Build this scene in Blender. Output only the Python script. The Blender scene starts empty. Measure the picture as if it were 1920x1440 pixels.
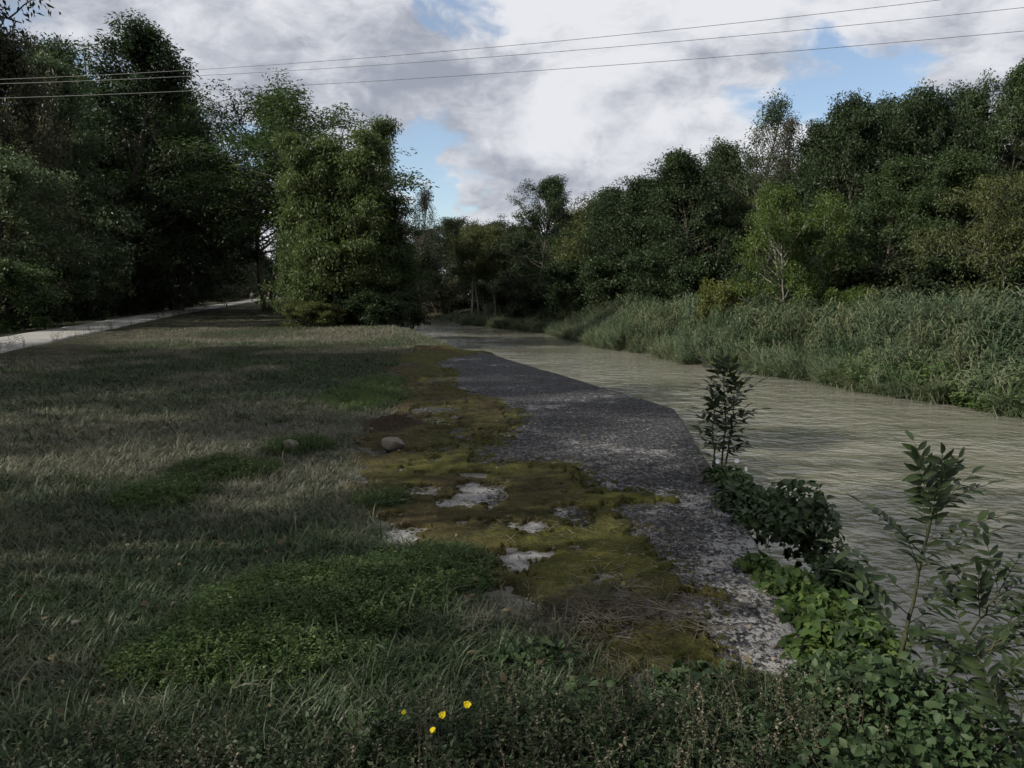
import bpy, math, random
import numpy as np
from mathutils import Vector

sc = bpy.context.scene
COL = sc.collection
RAD = math.radians
F = 1397.0            # focal length in pixels of the 1920 px wide photograph
PITCH = RAD(7.0)
EYE = 1.6
CP, SP = math.cos(PITCH), math.sin(PITCH)

# ------------------------------------------------------------------ camera
cam_d = bpy.data.cameras.new('camera')
cam = bpy.data.objects.new('camera', cam_d)
COL.objects.link(cam)
cam.location = (0, 0, EYE)
cam.rotation_euler = (math.pi / 2 - PITCH, 0, 0)
cam_d.sensor_width = 36.0
cam_d.lens = 36.0 * F / 1920.0
cam_d.clip_start = 0.05
cam_d.clip_end = 3000
sc.camera = cam

# ------------------------------------------------------------------ light directions
SUN_EL = RAD(34)
SUN_H = Vector((-0.95, -0.31, 0)).normalized()
SUN_DIR = Vector((SUN_H.x * math.cos(SUN_EL), SUN_H.y * math.cos(SUN_EL), math.sin(SUN_EL)))
SUN_ROT = math.atan2(SUN_H.x, SUN_H.y)
SUN_STRENGTH = 5.0
SKY_STRENGTH = 0.092
EXPOSURE = 0.5


def pix_dir(px, py):
    xc, yc = (px - 960) / F, (720 - py) / F
    v = np.array([xc, CP + yc * SP, yc * CP - SP])
    return v / np.linalg.norm(v)


def G(px, py, z=0.0):
    xc, yc = (px - 960) / F, (720 - py) / F
    fy, fz = CP + yc * SP, yc * CP - SP
    t = (z - EYE) / fz
    return (xc * t, fy * t, z)


def xat(px, Y):
    return (px - 960) / F * Y / 1.0076


def zat(py, Y):
    yc = (720 - py) / F
    return EYE + Y * (yc * CP - SP) / (CP + yc * SP)


# ------------------------------------------------------------------ world
world = bpy.data.worlds.new('World')
sc.world = world
world.use_nodes = True
wt = world.node_tree
wt.nodes.clear()


class NT:
    """tiny node helper"""
    def __init__(self, tree):
        self.t = tree

    def n(self, typ, **kw):
        nd = self.t.nodes.new(typ)
        for k, v in kw.items():
            setattr(nd, k, v)
        return nd

    def l(self, a, b):
        self.t.links.new(a, b)

    def put(self, sock, v):
        if hasattr(v, 'is_output') or isinstance(v, bpy.types.NodeSocket):
            self.l(v, sock)
        else:
            sock.default_value = v

    def math(self, op, a, b=0.0, c=0.0, clamp=False):
        m = self.n('ShaderNodeMath', operation=op, use_clamp=clamp)
        self.put(m.inputs[0], a)
        self.put(m.inputs[1], b)
        if len(m.inputs) > 2:
            self.put(m.inputs[2], c)
        return m.outputs[0]

    def vmath(self, op, a, b=(0, 0, 0)):
        m = self.n('ShaderNodeVectorMath', operation=op)
        self.put(m.inputs[0], a)
        self.put(m.inputs[1], b)
        return m.outputs['Value'] if op == 'DOT_PRODUCT' else m.outputs[0]

    def sstep(self, v, a, b, lo=0.0, hi=1.0):
        m = self.n('ShaderNodeMapRange', interpolation_type='SMOOTHSTEP')
        self.put(m.inputs[0], v)
        self.put(m.inputs[1], a)
        self.put(m.inputs[2], b)
        self.put(m.inputs[3], lo)
        self.put(m.inputs[4], hi)
        return m.outputs[0]

    def mix(self, f, a, b):
        m = self.n('ShaderNodeMix', data_type='RGBA')
        self.put(m.inputs[0], f)
        self.put(m.inputs[6], a if not isinstance(a, tuple) else (*a[:3], 1))
        self.put(m.inputs[7], b if not isinstance(b, tuple) else (*b[:3], 1))
        return m.outputs[2]

    def noise(self, vec, scale, detail=4, rough=0.55, dist=0.0):
        m = self.n('ShaderNodeTexNoise')
        if vec is not None:
            self.l(vec, m.inputs['Vector'])
        m.inputs['Scale'].default_value = scale
        m.inputs['Detail'].default_value = detail
        m.inputs['Roughness'].default_value = rough
        m.inputs['Distortion'].default_value = dist
        return m.outputs[0]

    def scale(self, vec, s):
        m = self.n('ShaderNodeMapping')
        self.l(vec, m.inputs[0])
        m.inputs['Scale'].default_value = s
        return m.outputs[0]


w = NT(wt)
wdir = w.n('ShaderNodeTexCoord').outputs['Generated']
nish = w.n('ShaderNodeTexSky', sky_type='NISHITA', sun_disc=False)
nish.sun_elevation = SUN_EL
nish.sun_rotation = SUN_ROT
nish.air_density = 1.0
nish.dust_density = 0.3
nish.ozone_density = 1.5
flat = w.scale(wdir, (1.0, 1.0, 1.75))
warp = w.n('ShaderNodeTexNoise')
w.l(flat, warp.inputs['Vector'])
warp.inputs['Scale'].default_value = 5.0
warp.inputs['Detail'].default_value = 4
wv = w.vmath('SCALE', w.vmath('SUBTRACT', warp.outputs[1], (0.5, 0.5, 0.5)))
wv.node.inputs['Scale'].default_value = 0.13
cp = w.vmath('ADD', flat, wv)


def cover(vec):
    return w.noise(vec, 4.2, 9, 0.62, 0.15)


c0 = cover(cp)
c1 = cover(w.vmath('ADD', cp, (-0.035, -0.015, 0.055)))
wv2 = w.vmath('SCALE', w.vmath('SUBTRACT', warp.outputs[1], (0.5, 0.5, 0.5)))
wv2.node.inputs['Scale'].default_value = 0.30
wdir2 = w.vmath('NORMALIZE', w.vmath('ADD', wdir, wv2))
field = w.math('ADD', c0, 0.13)
# openings and banks in the cloud deck (directions on the sky)
for (px, py, rad, amp) in [(775, 295, 5.0, -0.26), (815, 405, 4.5, -0.28), (890, 5, 5.5, -0.26), (760, 35, 3.0, -0.10),
                           (1500, 165, 6.0, -0.19), (1660, 140, 5.0, -0.19), (1740, 170, 4, -0.14), (460, 300, 5, -0.2),
                           (1130, 200, 14, 0.16), (600, 80, 12, 0.16), (1300, 60, 10, 0.14), (1830, 40, 8, 0.14)]:
    d = w.vmath('DOT_PRODUCT', wdir2, tuple(pix_dir(px, py)))
    field = w.math('ADD', field, w.sstep(d, math.cos(RAD(rad)), math.cos(RAD(rad * 0.1)), 0.0, amp))
alpha = w.sstep(field, 0.405, 0.57)
relief = w.math('SUBTRACT', c0, c1)
big = w.noise(flat, 2.6, 5, 0.6)
lum = w.math('ADD', w.math('MULTIPLY', relief, 2.5), w.math('MULTIPLY_ADD', big, 1.3, 0.11))
for (px, py, rad, amp) in [(850, 190, 8, -0.32), (700, 230, 7, -0.08), (1000, 80, 9, 0.10), (840, 380, 5, 0.25), (450, 60, 15, -0.22), (1150, 250, 8, 0.1)]:
    d = w.vmath('DOT_PRODUCT', wdir2, tuple(pix_dir(px, py)))
    lum = w.math('ADD', lum, w.sstep(d, math.cos(RAD(rad)), math.cos(RAD(rad * 0.1)), 0.0, amp))
lum = w.sstep(lum, 0.12, 1.02)
ccol = w.mix(lum, (0.34, 0.37, 0.445), (0.80, 0.815, 0.86))
ccol = w.vmath('SCALE', ccol)
ccol.node.inputs['Scale'].default_value = 2 ** -EXPOSURE / SKY_STRENGTH
skyc = w.vmath('SCALE', w.mix(0.14, nish.outputs[0], (4.6, 4.9, 5.4)))
skyc.node.inputs['Scale'].default_value = 1.15
final = w.mix(alpha, skyc, ccol)
bg = w.n('ShaderNodeBackground')
w.l(final, bg.inputs[0])
bg.inputs[1].default_value = SKY_STRENGTH
wo = w.n('ShaderNodeOutputWorld')
w.l(bg.outputs[0], wo.inputs[0])
world.cycles.sampling_method = 'NONE'

# ------------------------------------------------------------------ sun
sl = bpy.data.lights.new('sun', 'SUN')
sl.energy = SUN_STRENGTH
sl.angle = RAD(0.53)
sl.color = (1.0, 0.945, 0.85)
sun = bpy.data.objects.new('sun', sl)
COL.objects.link(sun)
sun.location = (-40, -15, 40)
sun.rotation_euler = (-SUN_DIR).to_track_quat('-Z', 'Y').to_euler()

# ------------------------------------------------------------------ exposure and render settings
sc.view_settings.view_transform = 'Standard'
sc.view_settings.look = 'None'
sc.view_settings.exposure = EXPOSURE
sc.view_settings.gamma = 1.0
sc.view_settings.use_curve_mapping = False
cy = sc.cycles
cy.max_bounces = 3
cy.diffuse_bounces = 1
cy.glossy_bounces = 2
cy.transmission_bounces = 1
cy.transparent_max_bounces = 2
cy.use_adaptive_sampling = True
cy.adaptive_threshold = 0.018
cy.adaptive_min_samples = 14
cy.caustics_reflective = False
cy.caustics_refractive = False
cy.use_denoising = True
try:
    cy.denoiser = 'OPENIMAGEDENOISE'
    cy.denoising_input_passes = 'RGB_ALBEDO_NORMAL'
    cy.denoising_prefilter = 'ACCURATE'
except Exception:
    pass


# ================================================================== helpers
def tag(o, label=None, cat=None, group=None, kind=None):
    if label: o['label'] = label
    if cat: o['category'] = cat
    if group: o['group'] = group
    if kind: o['kind'] = kind
    return o


def mesh_np(name, verts, faces, mat=None, attrs=None, smooth=False):
    """verts (n,3); faces: (m,k) array or list of such arrays; attrs {name: per-vertex float array}"""
    me = bpy.data.meshes.new(name)
    verts = np.asarray(verts, dtype=np.float32)
    fl = faces if isinstance(faces, list) else [faces]
    fl = [np.asarray(f, dtype=np.int32) for f in fl if len(f)]
    me.vertices.add(len(verts))
    me.vertices.foreach_set('co', verts.ravel())
    loops = np.concatenate([f.ravel() for f in fl]) if fl else np.zeros(0, np.int32)
    tot = np.concatenate([np.full(len(f), f.shape[1], np.int32) for f in fl]) if fl else np.zeros(0, np.int32)
    start = np.concatenate([[0], np.cumsum(tot)[:-1]]).astype(np.int32) if len(tot) else tot
    me.loops.add(len(loops))
    me.loops.foreach_set('vertex_index', loops)
    me.polygons.add(len(tot))
    me.polygons.foreach_set('loop_start', start)
    me.polygons.foreach_set('loop_total', tot)
    if smooth:
        me.polygons.foreach_set('use_smooth', np.ones(len(tot), bool))
    me.update(calc_edges=True)
    me.validate()
    for k, v in (attrs or {}).items():
        a = me.attributes.new(k, 'FLOAT', 'POINT')
        a.data.foreach_set('value', np.asarray(v, np.float32))
    if mat:
        me.materials.append(mat)
    return me


def obj(name, me, parent=None, loc=None, rot=None, scl=None):
    o = bpy.data.objects.new(name, me)
    COL.objects.link(o)
    if parent is not None:
        o.parent = parent
    if loc is not None: o.location = loc
    if rot is not None: o.rotation_euler = rot
    if scl is not None: o.scale = scl if hasattr(scl, '__len__') else (scl, scl, scl)
    return o


def empty(name, loc, rot=(0, 0, 0), scl=(1, 1, 1)):
    o = bpy.data.objects.new(name, None)
    o.empty_display_size = 0.2
    COL.objects.link(o)
    o.location = loc
    o.rotation_euler = rot
    o.scale = scl
    return o


def _hash(ix, iy, seed):
    h = (ix.astype(np.int64) * 374761393 + iy.astype(np.int64) * 668265263 + seed * 1442695041) & 0x7fffffff
    h = ((h ^ (h >> 13)) * 1274126177) & 0x7fffffff
    return ((h ^ (h >> 16)) & 0xffff) / 65535.0


def vnoise(x, y, seed=0):
    x = np.asarray(x, float); y = np.asarray(y, float)
    ix, iy = np.floor(x), np.floor(y)
    fx, fy = x - ix, y - iy
    fx = fx * fx * (3 - 2 * fx); fy = fy * fy * (3 - 2 * fy)
    ix = ix.astype(int); iy = iy.astype(int)
    a = _hash(ix, iy, seed); b = _hash(ix + 1, iy, seed)
    c = _hash(ix, iy + 1, seed); d = _hash(ix + 1, iy + 1, seed)
    return (a * (1 - fx) + b * fx) * (1 - fy) + (c * (1 - fx) + d * fx) * fy


def fbm(x, y, seed=0, octv=4, rough=0.5):
    s, a, t = 0.0, 1.0, 0.0
    x = np.asarray(x, float); y = np.asarray(y, float)
    for i in range(octv):
        s = s + a * vnoise(x, y, seed + i * 17)
        t += a
        a *= rough
        x = x * 2.03 + 11.3; y = y * 2.03 + 5.7
    return s / t


def sst(v, a, b):
    t = np.clip((np.asarray(v, float) - a) / (b - a), 0, 1)
    return t * t * (3 - 2 * t)


def sdpoly(x, y, poly):
    """signed distance to polygon, negative inside"""
    x = np.asarray(x, float); y = np.asarray(y, float)
    P = np.asarray(poly, float)
    d = np.full(x.shape, 1e9)
    ins = np.zeros(x.shape, bool)
    for i in range(len(P)):
        ax, ay = P[i]; bx, by = P[(i + 1) % len(P)]
        ex, ey = bx - ax, by - ay
        t = np.clip(((x - ax) * ex + (y - ay) * ey) / (ex * ex + ey * ey + 1e-12), 0, 1)
        d = np.minimum(d, (x - ax - t * ex) ** 2 + (y - ay - t * ey) ** 2)
        c = ((ay > y) != (by > y))
        with np.errstate(divide='ignore', invalid='ignore'):
            xi = ex * (y - ay) / (ey if abs(ey) > 1e-12 else 1e-12) + ax
        ins ^= c & (x < xi)
    d = np.sqrt(d)
    return np.where(ins, -d, d)


def GP(pts, z=0.0):
    return [G(a, b, z)[:2] for a, b in pts]


# ------------------------------------------------------------------ the lines of the place
LY = np.array([-40, 0, 3.45, 4.72, 7.1, 10.2, 20.5, 26, 35, 45, 60, 75, 95, 130, 220])
LX = np.array([0.9, 1.15, 1.42, 1.64, 1.93, 2.32, -0.8, -2.1, -4.9, -6.9, -11, -17, -28, -50, -120])
RY = np.array([-40, 5, 16, 20, 25.7, 34, 45, 52, 59, 74, 95, 130, 220])
RX = np.array([16, 13, 11.1, 9.6, 7.2, 5.0, 2.9, 0.4, -2.5, -9, -19, -40, -108])
PY_ = np.array([-60, -20, 0, 18.1, 50.5, 112.6, 297, 420])
PX_ = np.array([4, -1.5, -6.9, -12.5, -22.5, -39.6, -92, -127])
PW = 2.45
WATER = -1.0
QUAY_END = 20.5


def Lx(y): return np.interp(y, LY, LX)
def Rx(y): return np.interp(y, RY, RX)
def Px(y): return np.interp(y, PY_, PX_)


# bare concrete outlines, from the photograph, on the quay plane
BARE = [GP([(820, 683), (850, 672), (905, 660), (1000, 680), (1100, 711), (1200, 742), (1285, 764), (1330, 810), (1370, 870), (1420, 930),
            (1460, 990), (1500, 1050), (1560, 1130), (1590, 1250), (1470, 1275), (1400, 1262), (1362, 1222), (1345, 1175), (1332, 1148),
            (1392, 1128), (1392, 1106), (1345, 1103), (1300, 1092), (1245, 1057), (1210, 1017), (1195, 987), (1165, 967), (1145, 957),
            (1205, 950), (1272, 946), (1282, 941), (1230, 927), (1185, 921), (1108, 916), (1088, 898), (1088, 868), (1000, 868),
            (930, 874), (890, 868), (885, 846), (930, 824), (968, 778), (930, 756), (868, 737), (832, 722), (845, 702)]),
        GP([(838, 941), (870, 928), (892, 912), (910, 918), (934, 928), (930, 944), (900, 948), (850, 947)]),
        GP([(775, 772), (800, 764), (840, 760), (870, 768), (820, 775)]),
        GP([(800, 787), (835, 787), (830, 796), (805, 795)]),
        GP([(838, 808), (870, 806), (880, 832), (855, 826)]),
        GP([(818, 842), (850, 839), (856, 846), (830, 849)]),
        GP([(720, 1010), (745, 995), (765, 997), (745, 1020)]),
        GP([(945, 1050), (995, 1040), (975, 1062), (960, 1070)]),
        GP([(1250, 1140), (1300, 1128), (1335, 1132), (1300, 1150), (1260, 1152)]),
        GP([(1060, 960), (1085, 957), (1085, 985), (1070, 975)]),
        GP([(770, 920), (795, 918), (795, 926), (775, 928)]),
        GP([(785, 712), (830, 709), (840, 718), (795, 719)]),
        GP([(980, 988), (1005, 986), (1003, 996), (985, 995)]),
        GP([(1215, 1290), (1330, 1275), (1420, 1290), (1400, 1330), (1260, 1330)])]
# where the lawn ends and the mossy quay begins
MOSSB = np.array(GP([(1240, 1330), (1190, 1260), (1080, 1185), (980, 1130), (930, 1085), (840, 1040), (720, 1005), (735, 930), (700, 880), (690, 840),
                     (740, 790), (775, 755), (765, 720), (740, 695), (760, 672), (790, 650), (850, 640)]))


def moss_left(y):
    o = np.argsort(MOSSB[:, 1])
    return np.interp(y, MOSSB[o, 1], MOSSB[o, 0])


def bare_d(x, y):
    d = np.full(np.shape(x), 1e9)
    for i, p in enumerate(BARE):
        d = np.minimum(d, sdpoly(x, y, p) - (0.04 if i else 0.0))
    n = (fbm(np.asarray(x) * 3.2, np.asarray(y) * 2.2, 5, 4, 0.6) - 0.5)
    return d + n * 0.34 * np.clip(np.asarray(y) / 8, 0.35, 1.3) + (fbm(np.asarray(x) * 13, np.asarray(y) * 10, 9, 4, 0.7) - 0.5) * 0.36


def wob_r(y):
    return (fbm(np.asarray(y, float) * 0.45, np.asarray(y, float) * 0 + 3.1, 41, 3) - 0.5) * 1.9


def ground_z(x, y):
    x = np.asarray(x, float); y = np.asarray(y, float)
    lx, rx = Lx(y), Rx(y)
    n = (fbm(x * 0.35, y * 0.35, 3, 3) - 0.5) * 0.10 + (fbm(x * 1.6, y * 1.6, 8, 3) - 0.5) * 0.045
    pd = np.abs(x - (Px(y) - PW / 2))
    n = n * sst(pd, 1.0, 2.6)
    z = n + 0.02 + 0.09 * (1 - sst(pd, 1.25, 4.0)) * sst(y, 8, 14)
    # slab recess
    slab = (1 - sst(y, 19.6, 20.6))
    ml = moss_left(np.clip(y, 2.4, 20))
    z = np.where(slab > 0, z * (1 - slab * sst(x, ml - 0.5, ml + 0.1)) - 0.06 * slab * sst(x, ml - 0.4, ml + 0.25), z)
    # left bank
    edge = np.where(y < 20, lx - 0.55, lx)
    dl = np.where(y < 20, sst(x, edge, edge + 0.3), sst(x + (fbm(y * 0.8, x * 0.8, 31, 3) - .5) * 0.8, edge - 0.9, edge + 0.8))
    # gentle rough rise beyond the quay end
    z = z + 0.05 * sst(y, 21, 27) * sst(x, lx - 7, lx - 2.5) * (1 - sst(y, 36, 44))
    z = z * (1 - dl) + (-2.0) * dl
    # right bank
    wob = wob_r(y)
    rb = x - rx + wob
    zr = -1.7 + 0.75 * sst(rb, -0.6, 0.3) + 0.55 * sst(rb, 0.2, 3.5) + 0.5 * sst(rb, 3, 12) + n
    zr = zr - 0.25 * sst(y, 50, 60) * sst(rb, 1, 6)
    return np.where(rb > -0.8, np.maximum(zr, z * 0 - 2.0), z)


# ------------------------------------------------------------------ materials
MATS = {}


def new_mat(name):
    m = bpy.data.materials.new(name)
    m.use_nodes = True
    m.node_tree.nodes.clear()
    return m, NT(m.node_tree)


def out(t, shader, disp=None):
    o = t.n('ShaderNodeOutputMaterial')
    t.l(shader, o.inputs[0])


def bsdf(t, col, rough=0.7, spec=0.3, normal=None):
    p = t.n('ShaderNodeBsdfPrincipled')
    t.put(p.inputs['Base Color'], (*col, 1) if isinstance(col, tuple) else col)
    t.put(p.inputs['Roughness'], rough)
    p.inputs['Specular IOR Level'].default_value = spec
    if normal is not None:
        t.l(normal, p.inputs['Normal'])
    return p


def bump(t, h, strength, dist):
    b = t.n('ShaderNodeBump')
    b.inputs['Strength'].default_value = strength
    b.inputs['Distance'].default_value = dist
    t.l(h, b.inputs['Height'])
    return b.outputs[0]


def leaf_mat(name, a, b, trans=0.35, rough=0.5, spec=0.25, attr='rnd', atype='GEOMETRY', tip=None):
    """two leaf colours mixed by a per-leaf value, with light passing through the blade"""
    m, t = new_mat(name)
    a = tuple(v * 0.84 for v in a); b = tuple(v * 0.84 for v in b)
    at = t.n('ShaderNodeAttribute', attribute_type=atype, attribute_name=attr)
    oi = t.n('ShaderNodeObjectInfo')
    f = t.math('ADD', at.outputs['Fac'], t.math('MULTIPLY_ADD', oi.outputs['Random'], 0.3, -0.15), clamp=True)
    c = t.mix(f, a, b)
    if tip:
        c = t.mix(t.sstep(f, 0.93, 0.99), c, tip)
    p = bsdf(t, c, rough, spec)
    tr = t.n('ShaderNodeBsdfTranslucent')
    hs = t.n('ShaderNodeHueSaturation')
    hs.inputs['Saturation'].default_value = 1.15
    hs.inputs['Value'].default_value = 1.2
    t.l(c, hs.inputs['Color'])
    t.l(hs.outputs[0], tr.inputs[0])
    mx = t.n('ShaderNodeMixShader')
    mx.inputs[0].default_value = trans
    t.l(p.outputs[0], mx.inputs[1])
    t.l(tr.outputs[0], mx.inputs[2])
    out(t, mx.outputs[0])
    MATS[name] = m
    return m


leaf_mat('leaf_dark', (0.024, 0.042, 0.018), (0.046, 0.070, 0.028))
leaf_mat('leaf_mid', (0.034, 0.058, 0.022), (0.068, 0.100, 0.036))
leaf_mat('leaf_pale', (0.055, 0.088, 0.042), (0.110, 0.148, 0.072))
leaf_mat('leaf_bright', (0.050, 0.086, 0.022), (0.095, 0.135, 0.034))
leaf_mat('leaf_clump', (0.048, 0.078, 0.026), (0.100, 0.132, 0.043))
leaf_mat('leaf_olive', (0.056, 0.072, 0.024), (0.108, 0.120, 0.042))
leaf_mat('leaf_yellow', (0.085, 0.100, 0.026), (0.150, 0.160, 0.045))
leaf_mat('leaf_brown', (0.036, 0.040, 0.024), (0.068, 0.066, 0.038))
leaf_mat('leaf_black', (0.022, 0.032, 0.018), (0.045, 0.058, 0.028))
leaf_mat('ivy_leaf', (0.022, 0.044, 0.014), (0.052, 0.086, 0.027), 0.2, 0.55, 0.3)
leaf_mat('ivy_bright', (0.044, 0.082, 0.020), (0.095, 0.138, 0.036), 0.3, 0.6, 0.2)  # ivy leaf tint lightened, with sunlight put into the colour
leaf_mat('bramble_leaf', (0.030, 0.060, 0.022), (0.060, 0.092, 0.036), 0.25, 0.58, 0.25)
leaf_mat('sapling_leaf', (0.018, 0.034, 0.012), (0.042, 0.064, 0.021), 0.3, 0.45, 0.35)
leaf_mat('grass_blade', (0.036, 0.064, 0.024), (0.200, 0.186, 0.140), 0.3, 0.55, 0.25, 'tint', 'INSTANCER')
leaf_mat('weed_leaf', (0.044, 0.086, 0.025), (0.108, 0.148, 0.048), 0.3, 0.5, 0.25, 'tint', 'INSTANCER')
leaf_mat('reed_blade', (0.050, 0.082, 0.040), (0.175, 0.185, 0.100), 0.3, 0.5, 0.3, 'tint', 'INSTANCER')
leaf_mat('herb_leaf', (0.022, 0.044, 0.015), (0.070, 0.078, 0.042), 0.25, 0.55, 0.25, 'tint', 'INSTANCER')
leaf_mat('stem_straw', (0.06, 0.052, 0.044), (0.14, 0.125, 0.105), 0.1, 0.7, 0.2, 'tint', 'INSTANCER')
leaf_mat('straw', (0.10, 0.085, 0.06), (0.24, 0.21, 0.15), 0.1, 0.7, 0.2, 'tint', 'INSTANCER')


def bark_mat(name, a, b, scale=9):
    m, t = new_mat(name)
    tc = t.n('ShaderNodeTexCoord').outputs['Object']
    n1 = t.noise(t.scale(tc, (1, 1, 0.25)), scale, 6, 0.65)
    c = t.mix(t.sstep(n1, 0.35, 0.68), a, b)
    out(t, bsdf(t, c, 0.85, 0.2, bump(t, n1, 0.6, 0.03)).outputs[0])
    MATS[name] = m


bark_mat('bark_dark', (0.030, 0.026, 0.020), (0.085, 0.075, 0.060))
bark_mat('bark_pale', (0.11, 0.10, 0.085), (0.25, 0.235, 0.20))
bark_mat('bark_grey', (0.07, 0.065, 0.058), (0.17, 0.155, 0.14))
bark_mat('stem_green', (0.025, 0.030, 0.014), (0.055, 0.055, 0.030), 40)
bark_mat('stem_dry', (0.11, 0.09, 0.065), (0.24, 0.21, 0.16), 40)


def m_ground():
    m, t = new_mat('lawn_soil')
    pos = t.n('ShaderNodeNewGeometry').outputs['Position']
    n1 = t.noise(pos, 0.55, 5, 0.6)
    n2 = t.noise(pos, 9, 6, 0.7)
    n3 = t.noise(pos, 55, 4, 0.7)
    dry = t.mix(t.sstep(n2, 0.35, 0.7), (0.022, 0.019, 0.013), (0.060, 0.051, 0.037))
    grn = t.mix(t.sstep(n2, 0.35, 0.7), (0.018, 0.021, 0.010), (0.042, 0.046, 0.023))
    c = t.mix(t.sstep(n1, 0.40, 0.62), grn, dry)
    c = t.mix(t.sstep(n3, 0.55, 0.75, 0.0, 0.6), c, (0.024, 0.020, 0.015))
    h = t.math('ADD', t.math('MULTIPLY', n2, 0.6), n3)
    out(t, bsdf(t, c, 0.95, 0.1, bump(t, h, 0.7, 0.05)).outputs[0])
    MATS['lawn_soil'] = m


m_ground()


def m_path():
    m, t = new_mat('pale_path')
    pos = t.n('ShaderNodeNewGeometry').outputs['Position']
    n1 = t.noise(pos, 1.3, 5, 0.6)
    n2 = t.noise(pos, 70, 3, 0.7)
    c = t.mix(n1, (0.17, 0.165, 0.152), (0.26, 0.25, 0.23))
    c = t.mix(t.sstep(n2, 0.55, 0.72, 0, 0.5), c, (0.12, 0.115, 0.105))
    out(t, bsdf(t, c, 0.9, 0.2, bump(t, n2, 0.4, 0.01)).outputs[0])
    MATS['pale_path'] = m


m_path()


def m_concrete():
    m, t = new_mat('lichen_concrete')
    pos = t.n('ShaderNodeNewGeometry').outputs['Position']
    nrm = t.n('ShaderNodeNewGeometry').outputs['Normal']
    sep = t.n('ShaderNodeSeparateXYZ'); t.l(pos, sep.inputs[0])
    sepn = t.n('ShaderNodeSeparateXYZ'); t.l(nrm, sepn.inputs[0])
    big = t.noise(pos, 0.75, 4, 0.6)
    mid = t.noise(pos, 3.2, 6, 0.75)
    fine = t.noise(t.scale(pos, (1, 0.5, 1)), 24, 5, 0.8)
    grit = t.noise(pos, 130, 3, 0.7)
    # black blotches get denser towards the far end of the apron
    thr = t.math('ADD', t.sstep(sep.outputs['Y'], 3.0, 8.0, 0.012, -0.082), t.math('MULTIPLY_ADD', big, 0.40, -0.19))
    near = t.math('MULTIPLY', t.sstep(sep.outputs['X'], -0.1, 0.5, 0.10, 0.0), t.sstep(sep.outputs['Y'], 6.3, 7.0, 1.0, 0.0))
    thr = t.math('ADD', thr, near)
    blot = t.noise(t.scale(pos, (1, 0.6, 1)), 8.5, 5, 0.82, 0.8)
    mott = t.noise(t.scale(pos, (1, 0.7, 1)), 42, 3, 0.7, 0.4)
    v = t.math('ADD', t.math('MULTIPLY', mid, 0.30), t.math('ADD', t.math('MULTIPLY', blot, 0.30), t.math('MULTIPLY', mott, 0.40)))
    f = t.sstep(t.math('ADD', v, thr), 0.475, 0.545)
    pale = t.mix(t.sstep(grit, 0.35, 0.65), (0.16, 0.157, 0.152), (0.36, 0.355, 0.35))
    dark = t.mix(t.sstep(fine, 0.45, 0.62), (0.009, 0.009, 0.010), (0.088, 0.088, 0.093))
    c = t.mix(f, dark, pale)
    si = t.n('ShaderNodeAttribute', attribute_name='silt')
    c = t.mix(t.math('MULTIPLY', t.sstep(t.math('ADD', si.outputs['Fac'], t.math('MULTIPLY_ADD', blot, 1.2, -0.6)), 0.40, 0.80), 0.6), c, t.mix(fine, (0.020, 0.017, 0.011), (0.07, 0.06, 0.035)))
    wall = t.mix(t.sstep(mid, 0.35, 0.65), (0.055, 0.050, 0.042), (0.15, 0.140, 0.122))
    c = t.mix(t.sstep(sepn.outputs['Z'], 0.75, 0.92), wall, c)
    h = t.math('ADD', t.math('MULTIPLY', fine, 0.8), t.math('ADD', grit, t.math('MULTIPLY', f, 0.4)))
    out(t, bsdf(t, c, 0.9, 0.25, bump(t, h, 0.8, 0.02)).outputs[0])
    MATS['lichen_concrete'] = m


m_concrete()


def m_moss():
    m, t = new_mat('moss')
    pos = t.n('ShaderNodeNewGeometry').outputs['Position']
    n0 = t.noise(pos, 1.1, 4, 0.6)
    n1 = t.noise(pos, 7, 6, 0.7)
    n2 = t.noise(pos, 60, 4, 0.75)
    at = t.n('ShaderNodeAttribute', attribute_name='brown')
    g = t.mix(t.sstep(n1, 0.35, 0.65), (0.038, 0.043, 0.011), (0.088, 0.087, 0.021))
    b = t.mix(t.sstep(n1, 0.35, 0.65), (0.034, 0.027, 0.014), (0.074, 0.058, 0.028))
    c = t.mix(t.math('ADD', at.outputs['Fac'], t.sstep(n0, 0.50, 0.72, 0, 0.55), clamp=True), g, b)
    c = t.mix(t.sstep(n2, 0.46, 0.62, 0, 0.8), c, (0.022, 0.018, 0.007))
    h = t.math('ADD', t.math('MULTIPLY', n1, 0.7), n2)
    out(t, bsdf(t, c, 0.95, 0.1, bump(t, h, 1.0, 0.03)).outputs[0])
    MATS['moss'] = m


m_moss()


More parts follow.
